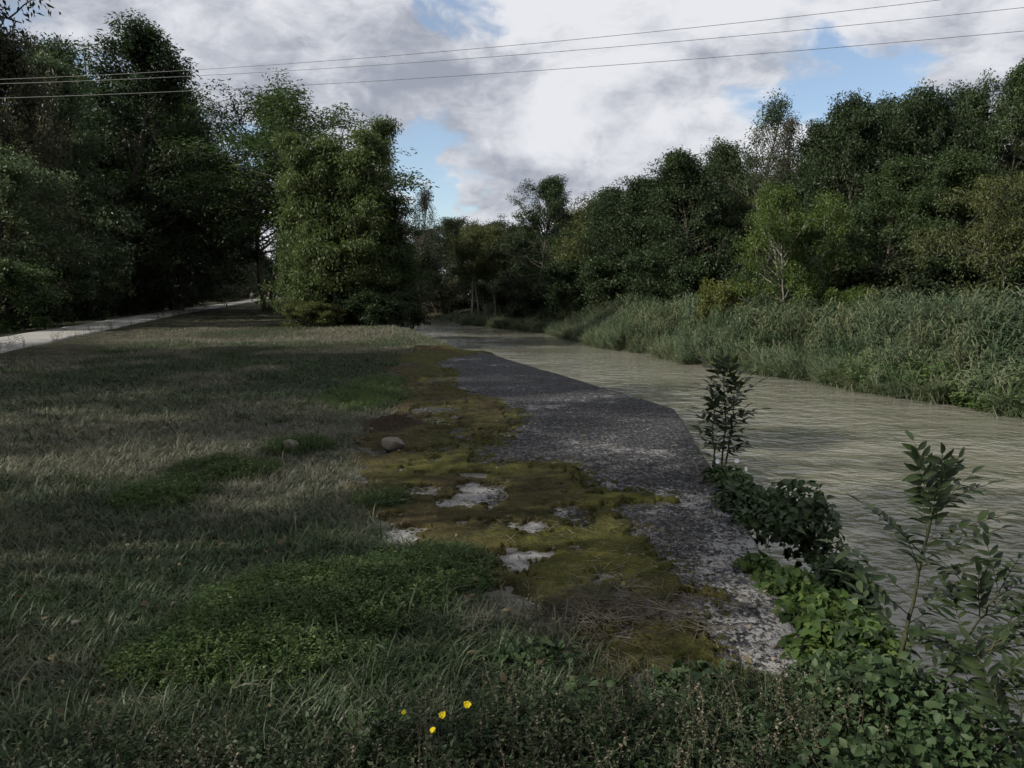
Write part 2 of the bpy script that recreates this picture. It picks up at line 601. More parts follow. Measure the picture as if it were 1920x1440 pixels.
def m_water():
    m, t = new_mat('river_water')
    pos = t.n('ShaderNodeNewGeometry').outputs['Position']
    sep = t.n('ShaderNodeSeparateXYZ'); t.l(pos, sep.inputs[0])
    a = t.noise(t.scale(pos, (0.9, 1.0, 1)), 2.3, 2, 0.5, 0.3)
    b = t.noise(t.scale(pos, (0.9, 1.1, 1)), 8.0, 3, 0.5, 0.4)
    p2 = t.noise(t.scale(pos, (0.35, 0.6, 1)), 0.55, 2, 0.5)
    amp = t.math('MULTIPLY', t.sstep(p2, 0.32, 0.62, 0.45, 1.2), t.sstep(sep.outputs['Y'], 4.0, 45.0, 1.2, 0.9))
    h = t.math('MULTIPLY', t.math('ADD', t.math('MULTIPLY', a, 1.0), t.math('MULTIPLY', b, 0.32)), amp)
    silt = t.noise(t.scale(pos, (0.5, 0.3, 1)), 0.6, 4, 0.6)
    c = t.mix(t.sstep(silt, 0.3, 0.7), (0.130, 0.127, 0.099), (0.152, 0.149, 0.119))
    # silt-laden body scatters evenly; only the skin of the water mirrors along the ripples
    nb = bump(t, h, 1.0, 0.08)
    df = t.n('ShaderNodeBsdfDiffuse'); t.l(c, df.inputs[0])
    gl = t.n('ShaderNodeBsdfGlossy'); gl.inputs['Roughness'].default_value = 0.03
    gl.inputs['Color'].default_value = (1, 1, 1, 1)
    t.l(nb, gl.inputs['Normal'])
    fr = t.n('ShaderNodeFresnel'); fr.inputs['IOR'].default_value = 1.5
    t.l(nb, fr.inputs['Normal'])
    mx = t.n('ShaderNodeMixShader')
    t.l(fr.outputs[0], mx.inputs[0]); t.l(df.outputs[0], mx.inputs[1]); t.l(gl.outputs[0], mx.inputs[2])
    out(t, mx.outputs[0])
    MATS['river_water'] = m


m_water()


def m_simple(name, col, rough=0.8, spec=0.2, n_scale=None, col2=None, bs=0.3, bd=0.01):
    m, t = new_mat(name)
    if n_scale:
        tc = t.n('ShaderNodeTexCoord').outputs['Object']
        n = t.noise(tc, n_scale, 6, 0.65)
        c = t.mix(t.sstep(n, 0.35, 0.65), col, col2 or tuple(v * 0.6 for v in col))
        p = bsdf(t, c, rough, spec, bump(t, n, bs, bd))
    else:
        p = bsdf(t, col, rough, spec)
    out(t, p.outputs[0])
    MATS[name] = m


m_simple('stone', (0.19, 0.168, 0.14), 0.9, 0.2, 14, (0.12, 0.104, 0.085), 0.7, 0.02)
m_simple('bare_soil', (0.018, 0.014, 0.010), 0.95, 0.1, 22, (0.050, 0.036, 0.024), 1.0, 0.06)
m_simple('wire', (0.10, 0.10, 0.10), 0.5, 0.4)
m_simple('petal_yellow', (0.62, 0.50, 0.02), 0.7, 0.15, 60, (0.55, 0.41, 0.01), 0.1)
m_simple('petal_white', (0.80, 0.80, 0.80), 0.6, 0.2, 40, (0.72, 0.74, 0.72), 0.1)
m_simple('skin', (0.45, 0.28, 0.20), 0.6, 0.3, 30, (0.40, 0.24, 0.17), 0.1)
m_simple('cloth_pale', (0.46, 0.45, 0.42), 0.85, 0.1, 30, (0.38, 0.37, 0.35))
m_simple('cloth_dark', (0.03, 0.03, 0.04), 0.85, 0.1, 30, (0.05, 0.05, 0.06))
m_simple('cloth_blue', (0.07, 0.085, 0.12), 0.85, 0.1, 30, (0.05, 0.06, 0.09))
m_simple('hair', (0.05, 0.035, 0.02), 0.7, 0.3, 60, (0.03, 0.02, 0.012))
m_simple('post_wood', (0.045, 0.038, 0.03), 0.85, 0.2, 20, (0.025, 0.02, 0.016))

# ================================================================== the setting
# ---- ground sheet with the river bed cut into it
def ground_sheet():
    u = np.linspace(-1, 1, 330)
    xs = 0.5 + np.sinh(u * 5.6) / np.sinh(5.6) * 330
    v = np.linspace(0, 1, 330)
    ys = -45 + 45 * (v / 0.14)
    far = v > 0.14
    s = (v[far] - 0.14) / 0.86
    ys[far] = np.sinh(s * 5.0) / np.sinh(5.0) * 560
    X, Y = np.meshgrid(xs, ys)
    # follow the river with the columns so that both banks get close rows
    Xw = X + np.interp(Y, LY, LX) * np.exp(-np.abs(X) / 60.0) * 0.9
    Z = ground_z(Xw, Y)
    n, k = X.shape
    idx = np.arange(n * k).reshape(n, k)
    f = np.stack([idx[:-1, :-1], idx[:-1, 1:], idx[1:, 1:], idx[1:, :-1]], -1).reshape(-1, 4)
    o = obj('ground', mesh_np('ground', np.stack([Xw, Y, Z], -1).reshape(-1, 3), f, MATS['lawn_soil'], smooth=True))
    tag(o, kind='structure')


ground_sheet()


def water_sheet():
    ys = np.concatenate([np.linspace(-45, 60, 106), np.linspace(62, 220, 60)])
    ts = np.linspace(0, 1, 14)
    V = []
    for y in ys:
        a, b = Lx(y) - 1.2, Rx(y) + 1.6
        if y < QUAY_END: a = Lx(y) - 0.02
        for t in ts:
            V.append((a + (b - a) * t, y, WATER))
    k = len(ts)
    idx = np.arange(len(V)).reshape(-1, k)
    f = np.stack([idx[:-1, :-1], idx[:-1, 1:], idx[1:, 1:], idx[1:, :-1]], -1).reshape(-1, 4)
    tag(obj('river_water', mesh_np('river_water', V, f, MATS['river_water'], smooth=True)), kind='structure')


water_sheet()


def path_strip():
    ys = np.concatenate([np.linspace(-50, 60, 221), np.linspace(61, 420, 180)])
    V = []
    ts = [0, 0.03, 0.1, 0.3, 0.5, 0.7, 0.9, 0.97, 1]
    for y in ys:
        x1 = Px(y) + (vnoise(y * 1.1, 0.5, 2) - .5) * 0.22 + (vnoise(y * 4.1, 0.5, 4) - .5) * 0.05
        x0 = Px(y) - PW + (vnoise(y * 0.9, 7.5, 2) - .5) * 0.22
        for t in ts:
            z = (0.03 + 0.11 * float(sst(y, 8, 14)) + 0.02 * math.sin(math.pi * t)) if 0 < t < 1 else 0.0
            V.append((x0 + (x1 - x0) * t, y, z))
    k = len(ts)
    idx = np.arange(len(V)).reshape(-1, k)
    f = np.stack([idx[:-1, :-1], idx[:-1, 1:], idx[1:, 1:], idx[1:, :-1]], -1).reshape(-1, 4)
    tag(obj('path', mesh_np('path', V, f, MATS['pale_path'], smooth=True)), kind='structure')


path_strip()


def quay():
    ys = [-12.0]
    while ys[-1] < QUAY_END:
        y = ys[-1]
        ys.append(min(QUAY_END, y + (0.4 if y < 2 else max(0.045, y * y * 0.0011))))
    ys = np.unique(np.concatenate([ys, [10.2, 10.16, 10.24]]))
    # across: from the top of the wall to the buried edge
    off = np.concatenate([[0.0, 0.012, 0.035], np.linspace(0.08, 1.6, 36), np.linspace(1.7, 5.5, 30)])
    rows = []
    for y in ys:
        ex = Lx(y) - 0.05 + (vnoise(y * 2.1, 3.3, 12) - .5) * 0.03 + (vnoise(y * 9, 3.3, 13) - .5) * 0.03
        bt = 3.0 - 2.0 * float(sst(y, 9.9, 10.3))
        zt = (fbm(np.full(len(off), y * 2.0), off * 2.0, 6, 4) - .5) * 0.03
        zt = zt + np.array([-0.03, -0.008, 0] + [0] * (len(off) - 3))
        top = [(ex - o, y, z) for o, z in zip(off, zt)]
        wall = [(ex + 0.2 * bt, y, -2.3), (ex + 0.11 * bt + (vnoise(y * 3, 1, 5) - .5) * .03, y, WATER - 0.1), (ex + 0.055 * bt + (vnoise(y * 5, 2, 5) - .5) * .03, y, -0.5), (ex + 0.016 * bt, y, -0.09)]
        rows.append(wall + top + [(ex - 5.5, y, -0.6)])
    k = len(rows[0])
    V = np.array(rows).reshape(-1, 3)
    idx = np.arange(len(V)).reshape(-1, k)
    f = np.stack([idx[:-1, :-1], idx[1:, :-1], idx[1:, 1:], idx[:-1, 1:]], -1).reshape(-1, 4)
    bd = bare_d(V[:, 0], V[:, 1])
    silt = np.where(V[:, 2] > -.04, sst(bd, -0.10, 0.02), 0)
    me = mesh_np('quay', V, f, MATS['lichen_concrete'], {'silt': silt}, smooth=True)
    o = obj('concrete_quay', me)
    tag(o, 'old concrete quay apron stained with black lichen along the river', 'quay')
    cap = idx[-1]
    me2 = mesh_np('end_face', V[cap] + np.array([0, 0.003, 0]), np.arange(k)[::-1].reshape(1, -1), MATS['lichen_concrete'])
    obj('end_face', me2, o)


quay()


def moss_carpet():
    ys = [2.2]
    while ys[-1] < 23.5:
        y = ys[-1]
        ys.append(y + max(0.02, y * y * 0.00105))
    ys = np.array(ys)
    ts = np.linspace(0, 1, 230)
    Y = np.repeat(ys[:, None], len(ts), 1)
    x0 = moss_left(ys) - 1.1
    x1 = np.where(ys < 20.4, Lx(ys) - 0.02, Lx(ys) - 0.5)
    X = x0[:, None] + (x1 - x0)[:, None] * ts[None, :]
    d = bare_d(X, Y)
    left = (X - moss_left(Y)) + (fbm(X * 2.0, Y * 2.0, 23, 4) - .5) * 1.3 + 0.35
    m = np.minimum(sst(d, 0.0, 0.07), sst(left, -0.05, 0.25))
    far = 1 - sst(Y + (fbm(X * 1.1, Y * 1.1, 77, 3) - .5) * 2, 21.3, 22.3)
    m = m * far
    gap = sst(fbm(X * 5, Y * 4.2, 51, 4, 0.6), 0.665, 0.72)
    m = m * (1 - gap * (Y < 14))
    hum = 0.018 + 0.022 * fbm(X * 6, Y * 6, 14, 4) + 0.02 * (fbm(X * 28, Y * 28, 15, 2) - .5)
    Z = -0.05 + m * (0.05 + hum)
    Z = np.where(Y > 20.5, np.maximum(Z, -1) + 0.05 * m + ground_z(X, Y) * 1.0, Z)
    brown = np.clip(sst(-left + 0.9, 0.0, 0.9) * 0.7 + sst(fbm(X * .9, Y * .7, 61, 3), .50, .68) * 0.6 + 0.55 * sst(Y, 6.5, 9) * (1 - sst(Y, 13.5, 16)), 0, 1)
    keep = m > 0.015
    n, k = X.shape
    idx = np.arange(n * k).reshape(n, k)
    kf = keep[:-1, :-1] | keep[:-1, 1:] | keep[1:, 1:] | keep[1:, :-1]
    f = np.stack([idx[:-1, :-1], idx[:-1, 1:], idx[1:, 1:], idx[1:, :-1]], -1)[kf].reshape(-1, 4)
    used, inv = np.unique(f, return_inverse=True)
    V = np.stack([X, Y, Z], -1).reshape(-1, 3)[used]
    me = mesh_np('moss_carpet', V, inv.reshape(-1, 4), MATS['moss'], {'brown': brown.ravel()[used]}, smooth=True)
    tag(obj('moss', me), 'olive green and brown moss carpet spreading over the concrete quay', 'moss', kind='stuff')


moss_carpet()


# ================================================================== plant generators
def rnd_unit(rng, n):
    v = rng.normal(size=(n, 3))
    return v / (np.linalg.norm(v, axis=1, keepdims=True) + 1e-9)


def norm(v):
    return v / (np.linalg.norm(v, axis=-1, keepdims=True) + 1e-9)


def leaf_quads(P, D, N, L, W, rng, fold=0.25):
    """diamond leaves: P base, D direction, N normal (made orthogonal)"""
    n = len(P)
    N = norm(N - D * (N * D).sum(1, keepdims=True))
    S = np.cross(D, N)
    L = np.broadcast_to(np.asarray(L), (n,))[:, None]
    W = np.broadcast_to(np.asarray(W), (n,))[:, None]
    base = P
    tip = P + D * L - N * L * 0.12
    mid = P + D * L * 0.42
    a = mid + S * W * 0.5 + N * W * fold
    b = mid - S * W * 0.5 + N * W * fold
    V = np.stack([base, a, tip, b], 1).reshape(-1, 3)
    f = np.arange(n * 4).reshape(n, 4)
    r = np.repeat(rng.random(n), 4)
    return V, f, r


def leaf_hex(P, D, N, L, W, rng, fold=0.22):
    """ovate six-sided leaves folded along the midrib"""
    n = len(P)
    N = norm(N - D * (N * D).sum(1, keepdims=True))
    S = np.cross(D, N)
    L = np.asarray(L)[:, None]; W = np.asarray(W)[:, None]
    m1 = P + D * L * .55 - N * L * .05
    tip = P + D * L - N * L * .22
    V = np.stack([P, P + D * L * .22 + S * W * .5 + N * W * fold, P + D * L * .6 + S * W * .38 + N * W * fold * .6, tip,
                  P + D * L * .6 - S * W * .38 + N * W * fold * .6, P + D * L * .22 - S * W * .5 + N * W * fold, m1], 1).reshape(-1, 3)
    b = np.arange(n)[:, None] * 7
    f = np.concatenate([b + np.array([[0, 1, 2, 6]]), b + np.array([[6, 2, 3, 4]]), b + np.array([[0, 6, 4, 5]])], 0)
    return V, f, np.repeat(rng.random(n), 7)


def tubes(segs, sides=5):
    """segs: list of polylines [(p, r), ...]"""
    V, Fq = [], []
    base = 0
    for pl in segs:
        P = np.array([p for p, r in pl], float)
        R = np.array([r for p, r in pl], float)
        T = np.gradient(P, axis=0)
        T = norm(T)
        up = np.where(np.abs(T[:, 2:3]) > 0.9, np.array([[1.0, 0, 0]]), np.array([[0, 0, 1.0]]))
        A = norm(np.cross(T, up)); B = np.cross(T, A)
        ang = np.linspace(0, 2 * math.pi, sides, endpoint=False)
        ring = P[:, None, :] + R[:, None, None] * (np.cos(ang)[None, :, None] * A[:, None, :] + np.sin(ang)[None, :, None] * B[:, None, :])
        n = len(P)
        V.append(ring.reshape(-1, 3))
        idx = base + np.arange(n * sides).reshape(n, sides)
        nx = np.roll(idx, -1, 1)
        Fq.append(np.stack([idx[:-1], nx[:-1], nx[1:], idx[1:]], -1).reshape(-1, 4))
        base += n * sides
    return np.concatenate(V), np.concatenate(Fq)


def bend_line(p, d, L, n, rng, wob, lift):
    pts = [np.array(p, float)]
    d = np.array(d, float)
    for i in range(n):
        d = d + rng.normal(size=3) * wob + np.array([0, 0, lift])
        d /= np.linalg.norm(d)
        pts.append(pts[-1] + d * L / n)
    return pts


def gen_tree(seed, H, R, base=0.2, prof=None, n_prim=26, sec=5, leaves=70, cl_r=0.5, leaf=(0.17, 0.065), trunk_r=0.16,
             droop=0.35, elev=(15, 70), stems=1, spread=0.5, lift=0.05, inner=0.42, flat=0.8, lean=(0, 0)):
    rng = np.random.default_rng(seed)
    prof = prof or (lambda u: math.sin(math.pi * min(1, max(0.02, u * 0.86 + 0.12))) ** 0.7)
    n_prim = int(n_prim * 1.35)
    leaves = leaves * 1.45
    leaf = (leaf[0] * 0.84, leaf[1] * 0.84)
    segs, clus = [], []
    for s in range(stems):
        az0 = 2 * math.pi * s / stems + rng.random()
        b = np.array([math.cos(az0), math.sin(az0), 0]) * (0.0 if stems == 1 else spread * 0.35 * rng.uniform(.5, 1.2))
        d = np.array([math.cos(az0) * (0.0 if stems == 1 else spread * 0.35) + lean[0], math.sin(az0) * (0.0 if stems == 1 else spread * 0.35) + lean[1], 1.0])
        Hs = H * (1 if s == 0 else rng.uniform(.55, .95))
        tp = bend_line(b, d / np.linalg.norm(d), Hs * 0.93, 12, rng, 0.05, 0.03)
        r0 = trunk_r * (1 if stems == 1 else 0.7)
        segs.append([(p, r0 * (1.25 if i == 0 else 1) * (1 - 0.9 * i / 12) + 0.012) for i, p in enumerate(tp)])
        npm = max(4, int(n_prim / stems))
        for i in range(npm):
            u = (i + rng.random()) / npm
            hf = base + (0.985 - base) * u
            k = hf * 12
            j = min(11, int(k))
            p = tp[j] + (tp[j + 1] - tp[j]) * (k - j)
            az = i * 2.39996 + rng.normal() * 0.4 + az0
            L = R * prof(u) * rng.uniform(0.62, 1.12) * (1 if stems == 1 else 0.75)
            el = RAD(elev[0] + (elev[1] - elev[0]) * u + rng.normal() * 9)
            dd = np.array([math.cos(az) * math.cos(el), math.sin(az) * math.cos(el), math.sin(el)])
            br = bend_line(p, dd, L, 5, rng, 0.13, lift)
            rb = max(0.012, trunk_r * 0.38 * (1 - 0.75 * u) * (0.5 + 0.5 * L / R))
            segs.append([(q, rb * (1 - 0.8 * t / 5) + 0.005) for t, q in enumerate(br)])
            clus.append((br[-1], cl_r))
            for q in range(sec):
                t = rng.uniform(inner, 1.0) * 5
                jj = min(4, int(t))
                p2 = br[jj] + (br[jj + 1] - br[jj]) * (t - jj)
                d2 = norm(dd + rnd_unit(rng, 1)[0] * 0.95 + np.array([0, 0, 0.15]))
                L2 = max(0.3, L * rng.uniform(0.18, 0.42))
                s2 = bend_line(p2, d2, L2, 3, rng, 0.2, lift)
                segs.append([(z, rb * 0.35 * (1 - 0.7 * m / 3) + 0.004) for m, z in enumerate(s2)])
                clus.append((s2[-1], cl_r * rng.uniform(.6, 1.1)))
                if rng.random() < 0.5:
                    clus.append((s2[1] * .5 + s2[2] * .5, cl_r * 0.7))
    C = np.array([c for c, r in clus]); CR = np.array([r for c, r in clus])
    cnt = np.maximum(6, (leaves * (CR / cl_r) ** 2 * rng.uniform(0.55, 1.35, len(C))).astype(int))
    ci = np.repeat(np.arange(len(C)), cnt)
    n = len(ci)
    o = rnd_unit(rng, n) * (rng.random(n) ** 0.55)[:, None] * CR[ci][:, None]
    o[:, 2] *= flat
    P = C[ci] + o
    P[:, 2] = np.maximum(P[:, 2], 0.06)
    D = norm(norm(o) * 0.6 + rnd_unit(rng, n) * 0.7 + np.array([0, 0, -droop]))
    N = norm(rnd_unit(rng, n) * 0.8 + np.array([0, 0, 0.75]))
    s = rng.uniform(0.65, 1.35, n)
    V, f, r = leaf_quads(P, D, N, leaf[0] * s, leaf[1] * s, rng)
    clr = rng.random(len(C))
    r = np.clip(np.repeat(clr[ci], 4) * 0.55 + r * 0.45, 0, 1)
    TV, TF = tubes(segs, 5)
    return dict(leaf=(V, f, r), wood=(TV, TF), H=float(np.percentile(V[:, 2], 99.8)), W=float(np.percentile(V[:, 0], 99) - np.percentile(V[:, 0], 1)))


PROTO = {}


def proto(key, bark='bark_dark', leafm='leaf_mid', **kw):
    t = gen_tree(**kw)
    V, f, r = t['leaf']
    PROTO[key] = dict(crown=mesh_np('crown', V, f, MATS[leafm], {'rnd': r}),
                      trunk=mesh_np('trunk', t['wood'][0], t['wood'][1], MATS[bark], smooth=True), H=t['H'], W=t['W'])


dome = lambda u: (1 - max(0, u - 0.25) ** 2 * 1.35) ** 0.8 * (0.75 + 0.25 * min(1, u * 4))
tall = lambda u: 0.95 * (1 - u) ** 0.45 * (0.65 + 0.35 * min(1, u * 3)) + 0.1
skirt = lambda u: (1.0 - u) ** 0.6 * 0.95 + 0.12
umbrella = lambda u: 0.45 + 0.65 * math.sin(math.pi * min(1, u * 0.75 + 0.18))

proto('ash_tall', seed=11, H=15, R=4.6, base=0.08, prof=dome, n_prim=54, sec=7, leaves=52, cl_r=0.62, leaf=(0.21, 0.085), trunk_r=0.22)
proto('ash_round', seed=12, H=11, R=4.2, base=0.12, prof=dome, n_prim=48, sec=7, leaves=56, cl_r=0.60, leaf=(0.20, 0.08), trunk_r=0.18)
proto('broad_round', seed=13, H=11, R=4.8, base=0.08, prof=dome, n_prim=52, sec=7, leaves=58, cl_r=0.66, leaf=(0.20, 0.09), trunk_r=0.2)
proto('skirted', seed=14, H=12, R=4.4, base=0.03, prof=skirt, n_prim=58, sec=7, leaves=52, cl_r=0.62, leaf=(0.20, 0.08), trunk_r=0.18)
proto('knobbly', seed=15, H=15, R=3.9, base=0.15, prof=dome, n_prim=56, sec=5, leaves=80, cl_r=0.5, leaf=(0.19, 0.08), elev=(35, 80), trunk_r=0.2)
proto('airy', 'bark_grey', seed=16, H=12, R=3.0, base=0.35, prof=tall, n_prim=34, sec=7, leaves=15, cl_r=0.5, leaf=(0.15, 0.06), elev=(40, 78), trunk_r=0.13)
proto('twiggy', 'bark_grey', seed=17, H=10, R=2.6, base=0.2, prof=tall, n_prim=44, sec=9, leaves=6, cl_r=0.45, leaf=(0.12, 0.05), elev=(35, 78), trunk_r=0.11)
proto('pale_stem', 'bark_grey', seed=18, H=8, R=2.8, base=0.50, prof=dome, n_prim=30, sec=6, leaves=48, cl_r=0.5, leaf=(0.17, 0.07), trunk_r=0.11)
proto('fine_dome', 'bark_pale', seed=19, H=6.2, R=2.6, base=0.25, prof=umbrella, n_prim=44, sec=7, leaves=60, cl_r=0.42, leaf=(0.13, 0.05), trunk_r=0.09, stems=3, spread=1.0)
proto('arching', 'bark_grey', seed=20, H=7, R=4.0, base=0.1, prof=dome, n_prim=38, sec=7, leaves=44, cl_r=0.48, leaf=(0.17, 0.05), lift=-0.10, droop=0.8, trunk_r=0.13, stems=2)
proto('bush', seed=21, H=3.2, R=2.0, base=0.03, prof=dome, n_prim=34, sec=5, leaves=52, cl_r=0.38, leaf=(0.15, 0.065), trunk_r=0.05, stems=4, spread=1.2)
proto('bush_low', seed=22, H=2.0, R=1.9, base=0.03, prof=dome, n_prim=30, sec=5, leaves=50, cl_r=0.36, leaf=(0.14, 0.06), trunk_r=0.04, stems=5, spread=1.6)
proto('open_ash', seed=23, H=15, R=6.4, base=0.46, prof=lambda u: 0.55 + 0.5 * math.sin(math.pi * min(1, u * 0.8 + 0.15)), n_prim=36, sec=9, leaves=44, cl_r=0.66, leaf=(0.22, 0.085),
      elev=(22, 70), trunk_r=0.26, inner=0.55, stems=2, spread=0.7)
proto('feather_clump', 'bark_grey', seed=24, H=9.6, R=3.4, base=0.02, prof=lambda u: (1 - u) ** .5 * .85 + .16, n_prim=120, sec=7, leaves=60, cl_r=0.46,
      leaf=(0.16, 0.05), trunk_r=0.10, stems=6, spread=0.55, droop=0.75, elev=(25, 75))
proto('ivy_clad', 'bark_dark', seed=25, H=13, R=4.0, base=0.02, prof=lambda u: (1 - u) ** .5 * .75 + .25, n_prim=80, sec=7, leaves=50, cl_r=0.52, leaf=(0.17, 0.08), trunk_r=0.2, droop=.7)
proto('porous', seed=26, H=15, R=5.0, base=0.22, prof=dome, n_prim=24, sec=6, leaves=60, cl_r=0.60, leaf=(0.22, 0.09), trunk_r=0.24)
print('protos', sum(len(p['crown'].polygons) for p in PROTO.values()))


def tree(name, key, px, Y, top, width, label, cat='tree', leafm=None, bark=None, rot=None, group=None, x=None, z0=None):
    p = PROTO[key]
    X = xat(px, Y) if x is None else x
    gz = float(ground_z(np.array([X]), np.array([Y]))[0]) - 0.05 if z0 is None else z0
    Ht = zat(top, Y) - gz if top is not None else p['H']
    Wd = width / 1407.0 * Y if width is not None else p['W']
    sx, sz = Wd / p['W'], Ht / p['H']
    r = rot if rot is not None else (px * 0.37 + Y * 1.7) % 6.28
    e = empty(name, (X, Y, gz), (0, 0, r), (sx, sx, sz))
    tag(e, label, cat, group)
    t = obj('trunk', p['trunk'], e)
    c = obj('crown', p['crown'], e)
    if leafm:
        c.material_slots[0].link = 'OBJECT'; c.material_slots[0].material = MATS[leafm]
    if bark:
        t.material_slots[0].link = 'OBJECT'; t.material_slots[0].material = MATS[bark]
    return e


# ================================================================== left side of the river
tree('feathery_ash_clump', 'feather_clump', 648, 36, 212, 205, 'tall multi-stemmed feathery green ash clump where the lawn meets the river', leafm='leaf_clump', rot=0.6)
tree('feathery_ash_clump', 'feather_clump', 588, 36.8, 300, 135, 'lower feathery ash clump joined to the left of the tall one', leafm='leaf_clump', rot=4.4)
tree('feathery_ash_clump', 'feather_clump', 712, 37.5, 345, 165, 'lower dark green ash clump joined to the right of the tall feathery one', leafm='leaf_mid', rot=2.6)
tree('open_crowned_ash', 'open_ash', 578, 50, 150, 480, 'big ash with dark limbs against the sky behind the feathery clump', leafm='leaf_mid', rot=2.2)
tree('open_crowned_ash', 'open_ash', 500, 60, 175, 370, 'second big ash with open limbs, left of and behind the first', leafm='leaf_mid', rot=5.2)
tree('sparse_sapling_tree', 'airy', 772, 41, 345, 75, 'thin sparse tree poking out from the right flank of the feathery clump', leafm='leaf_brown', rot=1)
tree('bank_bush', 'bush', 745, 40.5, 470, 110, 'dark bush overhanging the water at the foot of the feathery clump', 'bush', 'leaf_black')
tree('bramble_bush', 'bush_low', 600, 34.6, 565, 120, 'low yellowish bramble bush at the left foot of the feathery clump', 'bush', 'leaf_olive')
tree('bramble_bush', 'bush_low', 700, 34.8, 545, 120, 'low dark bramble bush at the right foot of the feathery clump', 'bush', 'leaf_dark')
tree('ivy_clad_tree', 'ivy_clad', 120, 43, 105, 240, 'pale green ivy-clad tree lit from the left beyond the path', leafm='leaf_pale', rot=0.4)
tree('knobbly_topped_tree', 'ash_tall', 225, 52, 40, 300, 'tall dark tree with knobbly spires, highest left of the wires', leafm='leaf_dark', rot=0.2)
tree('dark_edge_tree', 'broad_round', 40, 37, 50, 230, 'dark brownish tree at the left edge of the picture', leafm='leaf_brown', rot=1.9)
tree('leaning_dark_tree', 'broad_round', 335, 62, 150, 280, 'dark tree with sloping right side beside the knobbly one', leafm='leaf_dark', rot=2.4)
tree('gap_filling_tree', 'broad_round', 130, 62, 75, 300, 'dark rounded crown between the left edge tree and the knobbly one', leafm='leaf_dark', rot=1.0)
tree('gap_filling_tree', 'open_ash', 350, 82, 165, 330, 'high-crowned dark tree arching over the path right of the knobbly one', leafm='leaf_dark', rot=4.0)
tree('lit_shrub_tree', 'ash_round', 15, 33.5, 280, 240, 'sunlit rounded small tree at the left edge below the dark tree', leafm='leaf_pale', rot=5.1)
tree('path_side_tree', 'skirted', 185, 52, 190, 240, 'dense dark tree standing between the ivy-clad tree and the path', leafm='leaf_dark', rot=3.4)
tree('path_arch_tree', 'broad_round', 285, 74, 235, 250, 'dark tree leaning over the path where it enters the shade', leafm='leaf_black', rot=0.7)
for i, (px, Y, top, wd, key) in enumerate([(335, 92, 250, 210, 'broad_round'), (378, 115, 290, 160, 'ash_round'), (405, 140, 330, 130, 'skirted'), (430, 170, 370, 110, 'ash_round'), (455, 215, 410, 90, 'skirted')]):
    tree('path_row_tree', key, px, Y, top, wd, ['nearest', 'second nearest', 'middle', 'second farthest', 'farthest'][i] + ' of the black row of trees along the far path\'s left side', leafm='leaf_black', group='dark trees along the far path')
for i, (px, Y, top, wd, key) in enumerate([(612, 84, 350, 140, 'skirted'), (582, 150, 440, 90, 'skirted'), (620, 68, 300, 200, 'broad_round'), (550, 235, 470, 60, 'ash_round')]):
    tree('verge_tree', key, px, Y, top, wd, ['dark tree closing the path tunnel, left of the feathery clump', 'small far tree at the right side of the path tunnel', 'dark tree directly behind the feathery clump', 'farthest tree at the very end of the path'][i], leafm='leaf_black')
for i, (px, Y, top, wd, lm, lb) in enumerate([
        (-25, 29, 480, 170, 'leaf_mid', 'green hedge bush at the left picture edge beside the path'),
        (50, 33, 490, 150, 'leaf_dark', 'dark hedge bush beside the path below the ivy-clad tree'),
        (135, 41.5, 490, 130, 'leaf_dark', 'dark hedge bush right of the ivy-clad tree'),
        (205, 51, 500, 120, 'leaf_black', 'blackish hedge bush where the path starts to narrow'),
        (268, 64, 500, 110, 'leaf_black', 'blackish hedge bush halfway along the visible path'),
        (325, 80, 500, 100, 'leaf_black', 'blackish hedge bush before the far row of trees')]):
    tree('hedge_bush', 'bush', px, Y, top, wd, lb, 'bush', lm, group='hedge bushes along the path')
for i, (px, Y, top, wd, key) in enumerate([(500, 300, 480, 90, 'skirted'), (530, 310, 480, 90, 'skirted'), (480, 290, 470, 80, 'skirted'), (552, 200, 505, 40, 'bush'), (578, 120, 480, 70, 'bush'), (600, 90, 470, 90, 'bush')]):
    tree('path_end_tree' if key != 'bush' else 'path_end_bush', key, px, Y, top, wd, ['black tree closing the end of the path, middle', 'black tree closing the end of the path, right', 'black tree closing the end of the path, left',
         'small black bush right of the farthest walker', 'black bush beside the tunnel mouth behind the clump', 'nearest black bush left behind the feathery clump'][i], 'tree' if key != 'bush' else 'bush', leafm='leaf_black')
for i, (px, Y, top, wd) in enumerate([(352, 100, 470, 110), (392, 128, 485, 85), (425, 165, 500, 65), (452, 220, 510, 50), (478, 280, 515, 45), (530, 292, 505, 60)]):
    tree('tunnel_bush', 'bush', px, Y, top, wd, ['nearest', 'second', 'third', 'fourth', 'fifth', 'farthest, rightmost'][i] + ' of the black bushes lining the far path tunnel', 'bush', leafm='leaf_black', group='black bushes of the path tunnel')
# backing trees behind the left row
for i, (x, Y, key, h) in enumerate([(-42, 52, 'broad_round', 15), (-50, 70, 'skirted', 16), (-38, 44, 'skirted', 12), (-34, 30, 'skirted', 10), (-32, 22, 'broad_round', 9.5), (-38, 36, 'broad_round', 11), (-30, 15, 'skirted', 8.5), (-60, 95, 'broad_round', 16), (-46, 60, 'ash_round', 15), (-30, 66, 'skirted', 12), (-36, 82, 'skirted', 13)]):
    p = PROTO[key]
    e = tree('backing_tree', key, 0, Y, None, None, 'dark tree deep in the wood behind the left-hand row', leafm='leaf_black', x=x, group='trees deep in the left wood', rot=i * 1.3)
    s = h / p['H']; e.scale = (s * 1.1, s * 1.1, s)

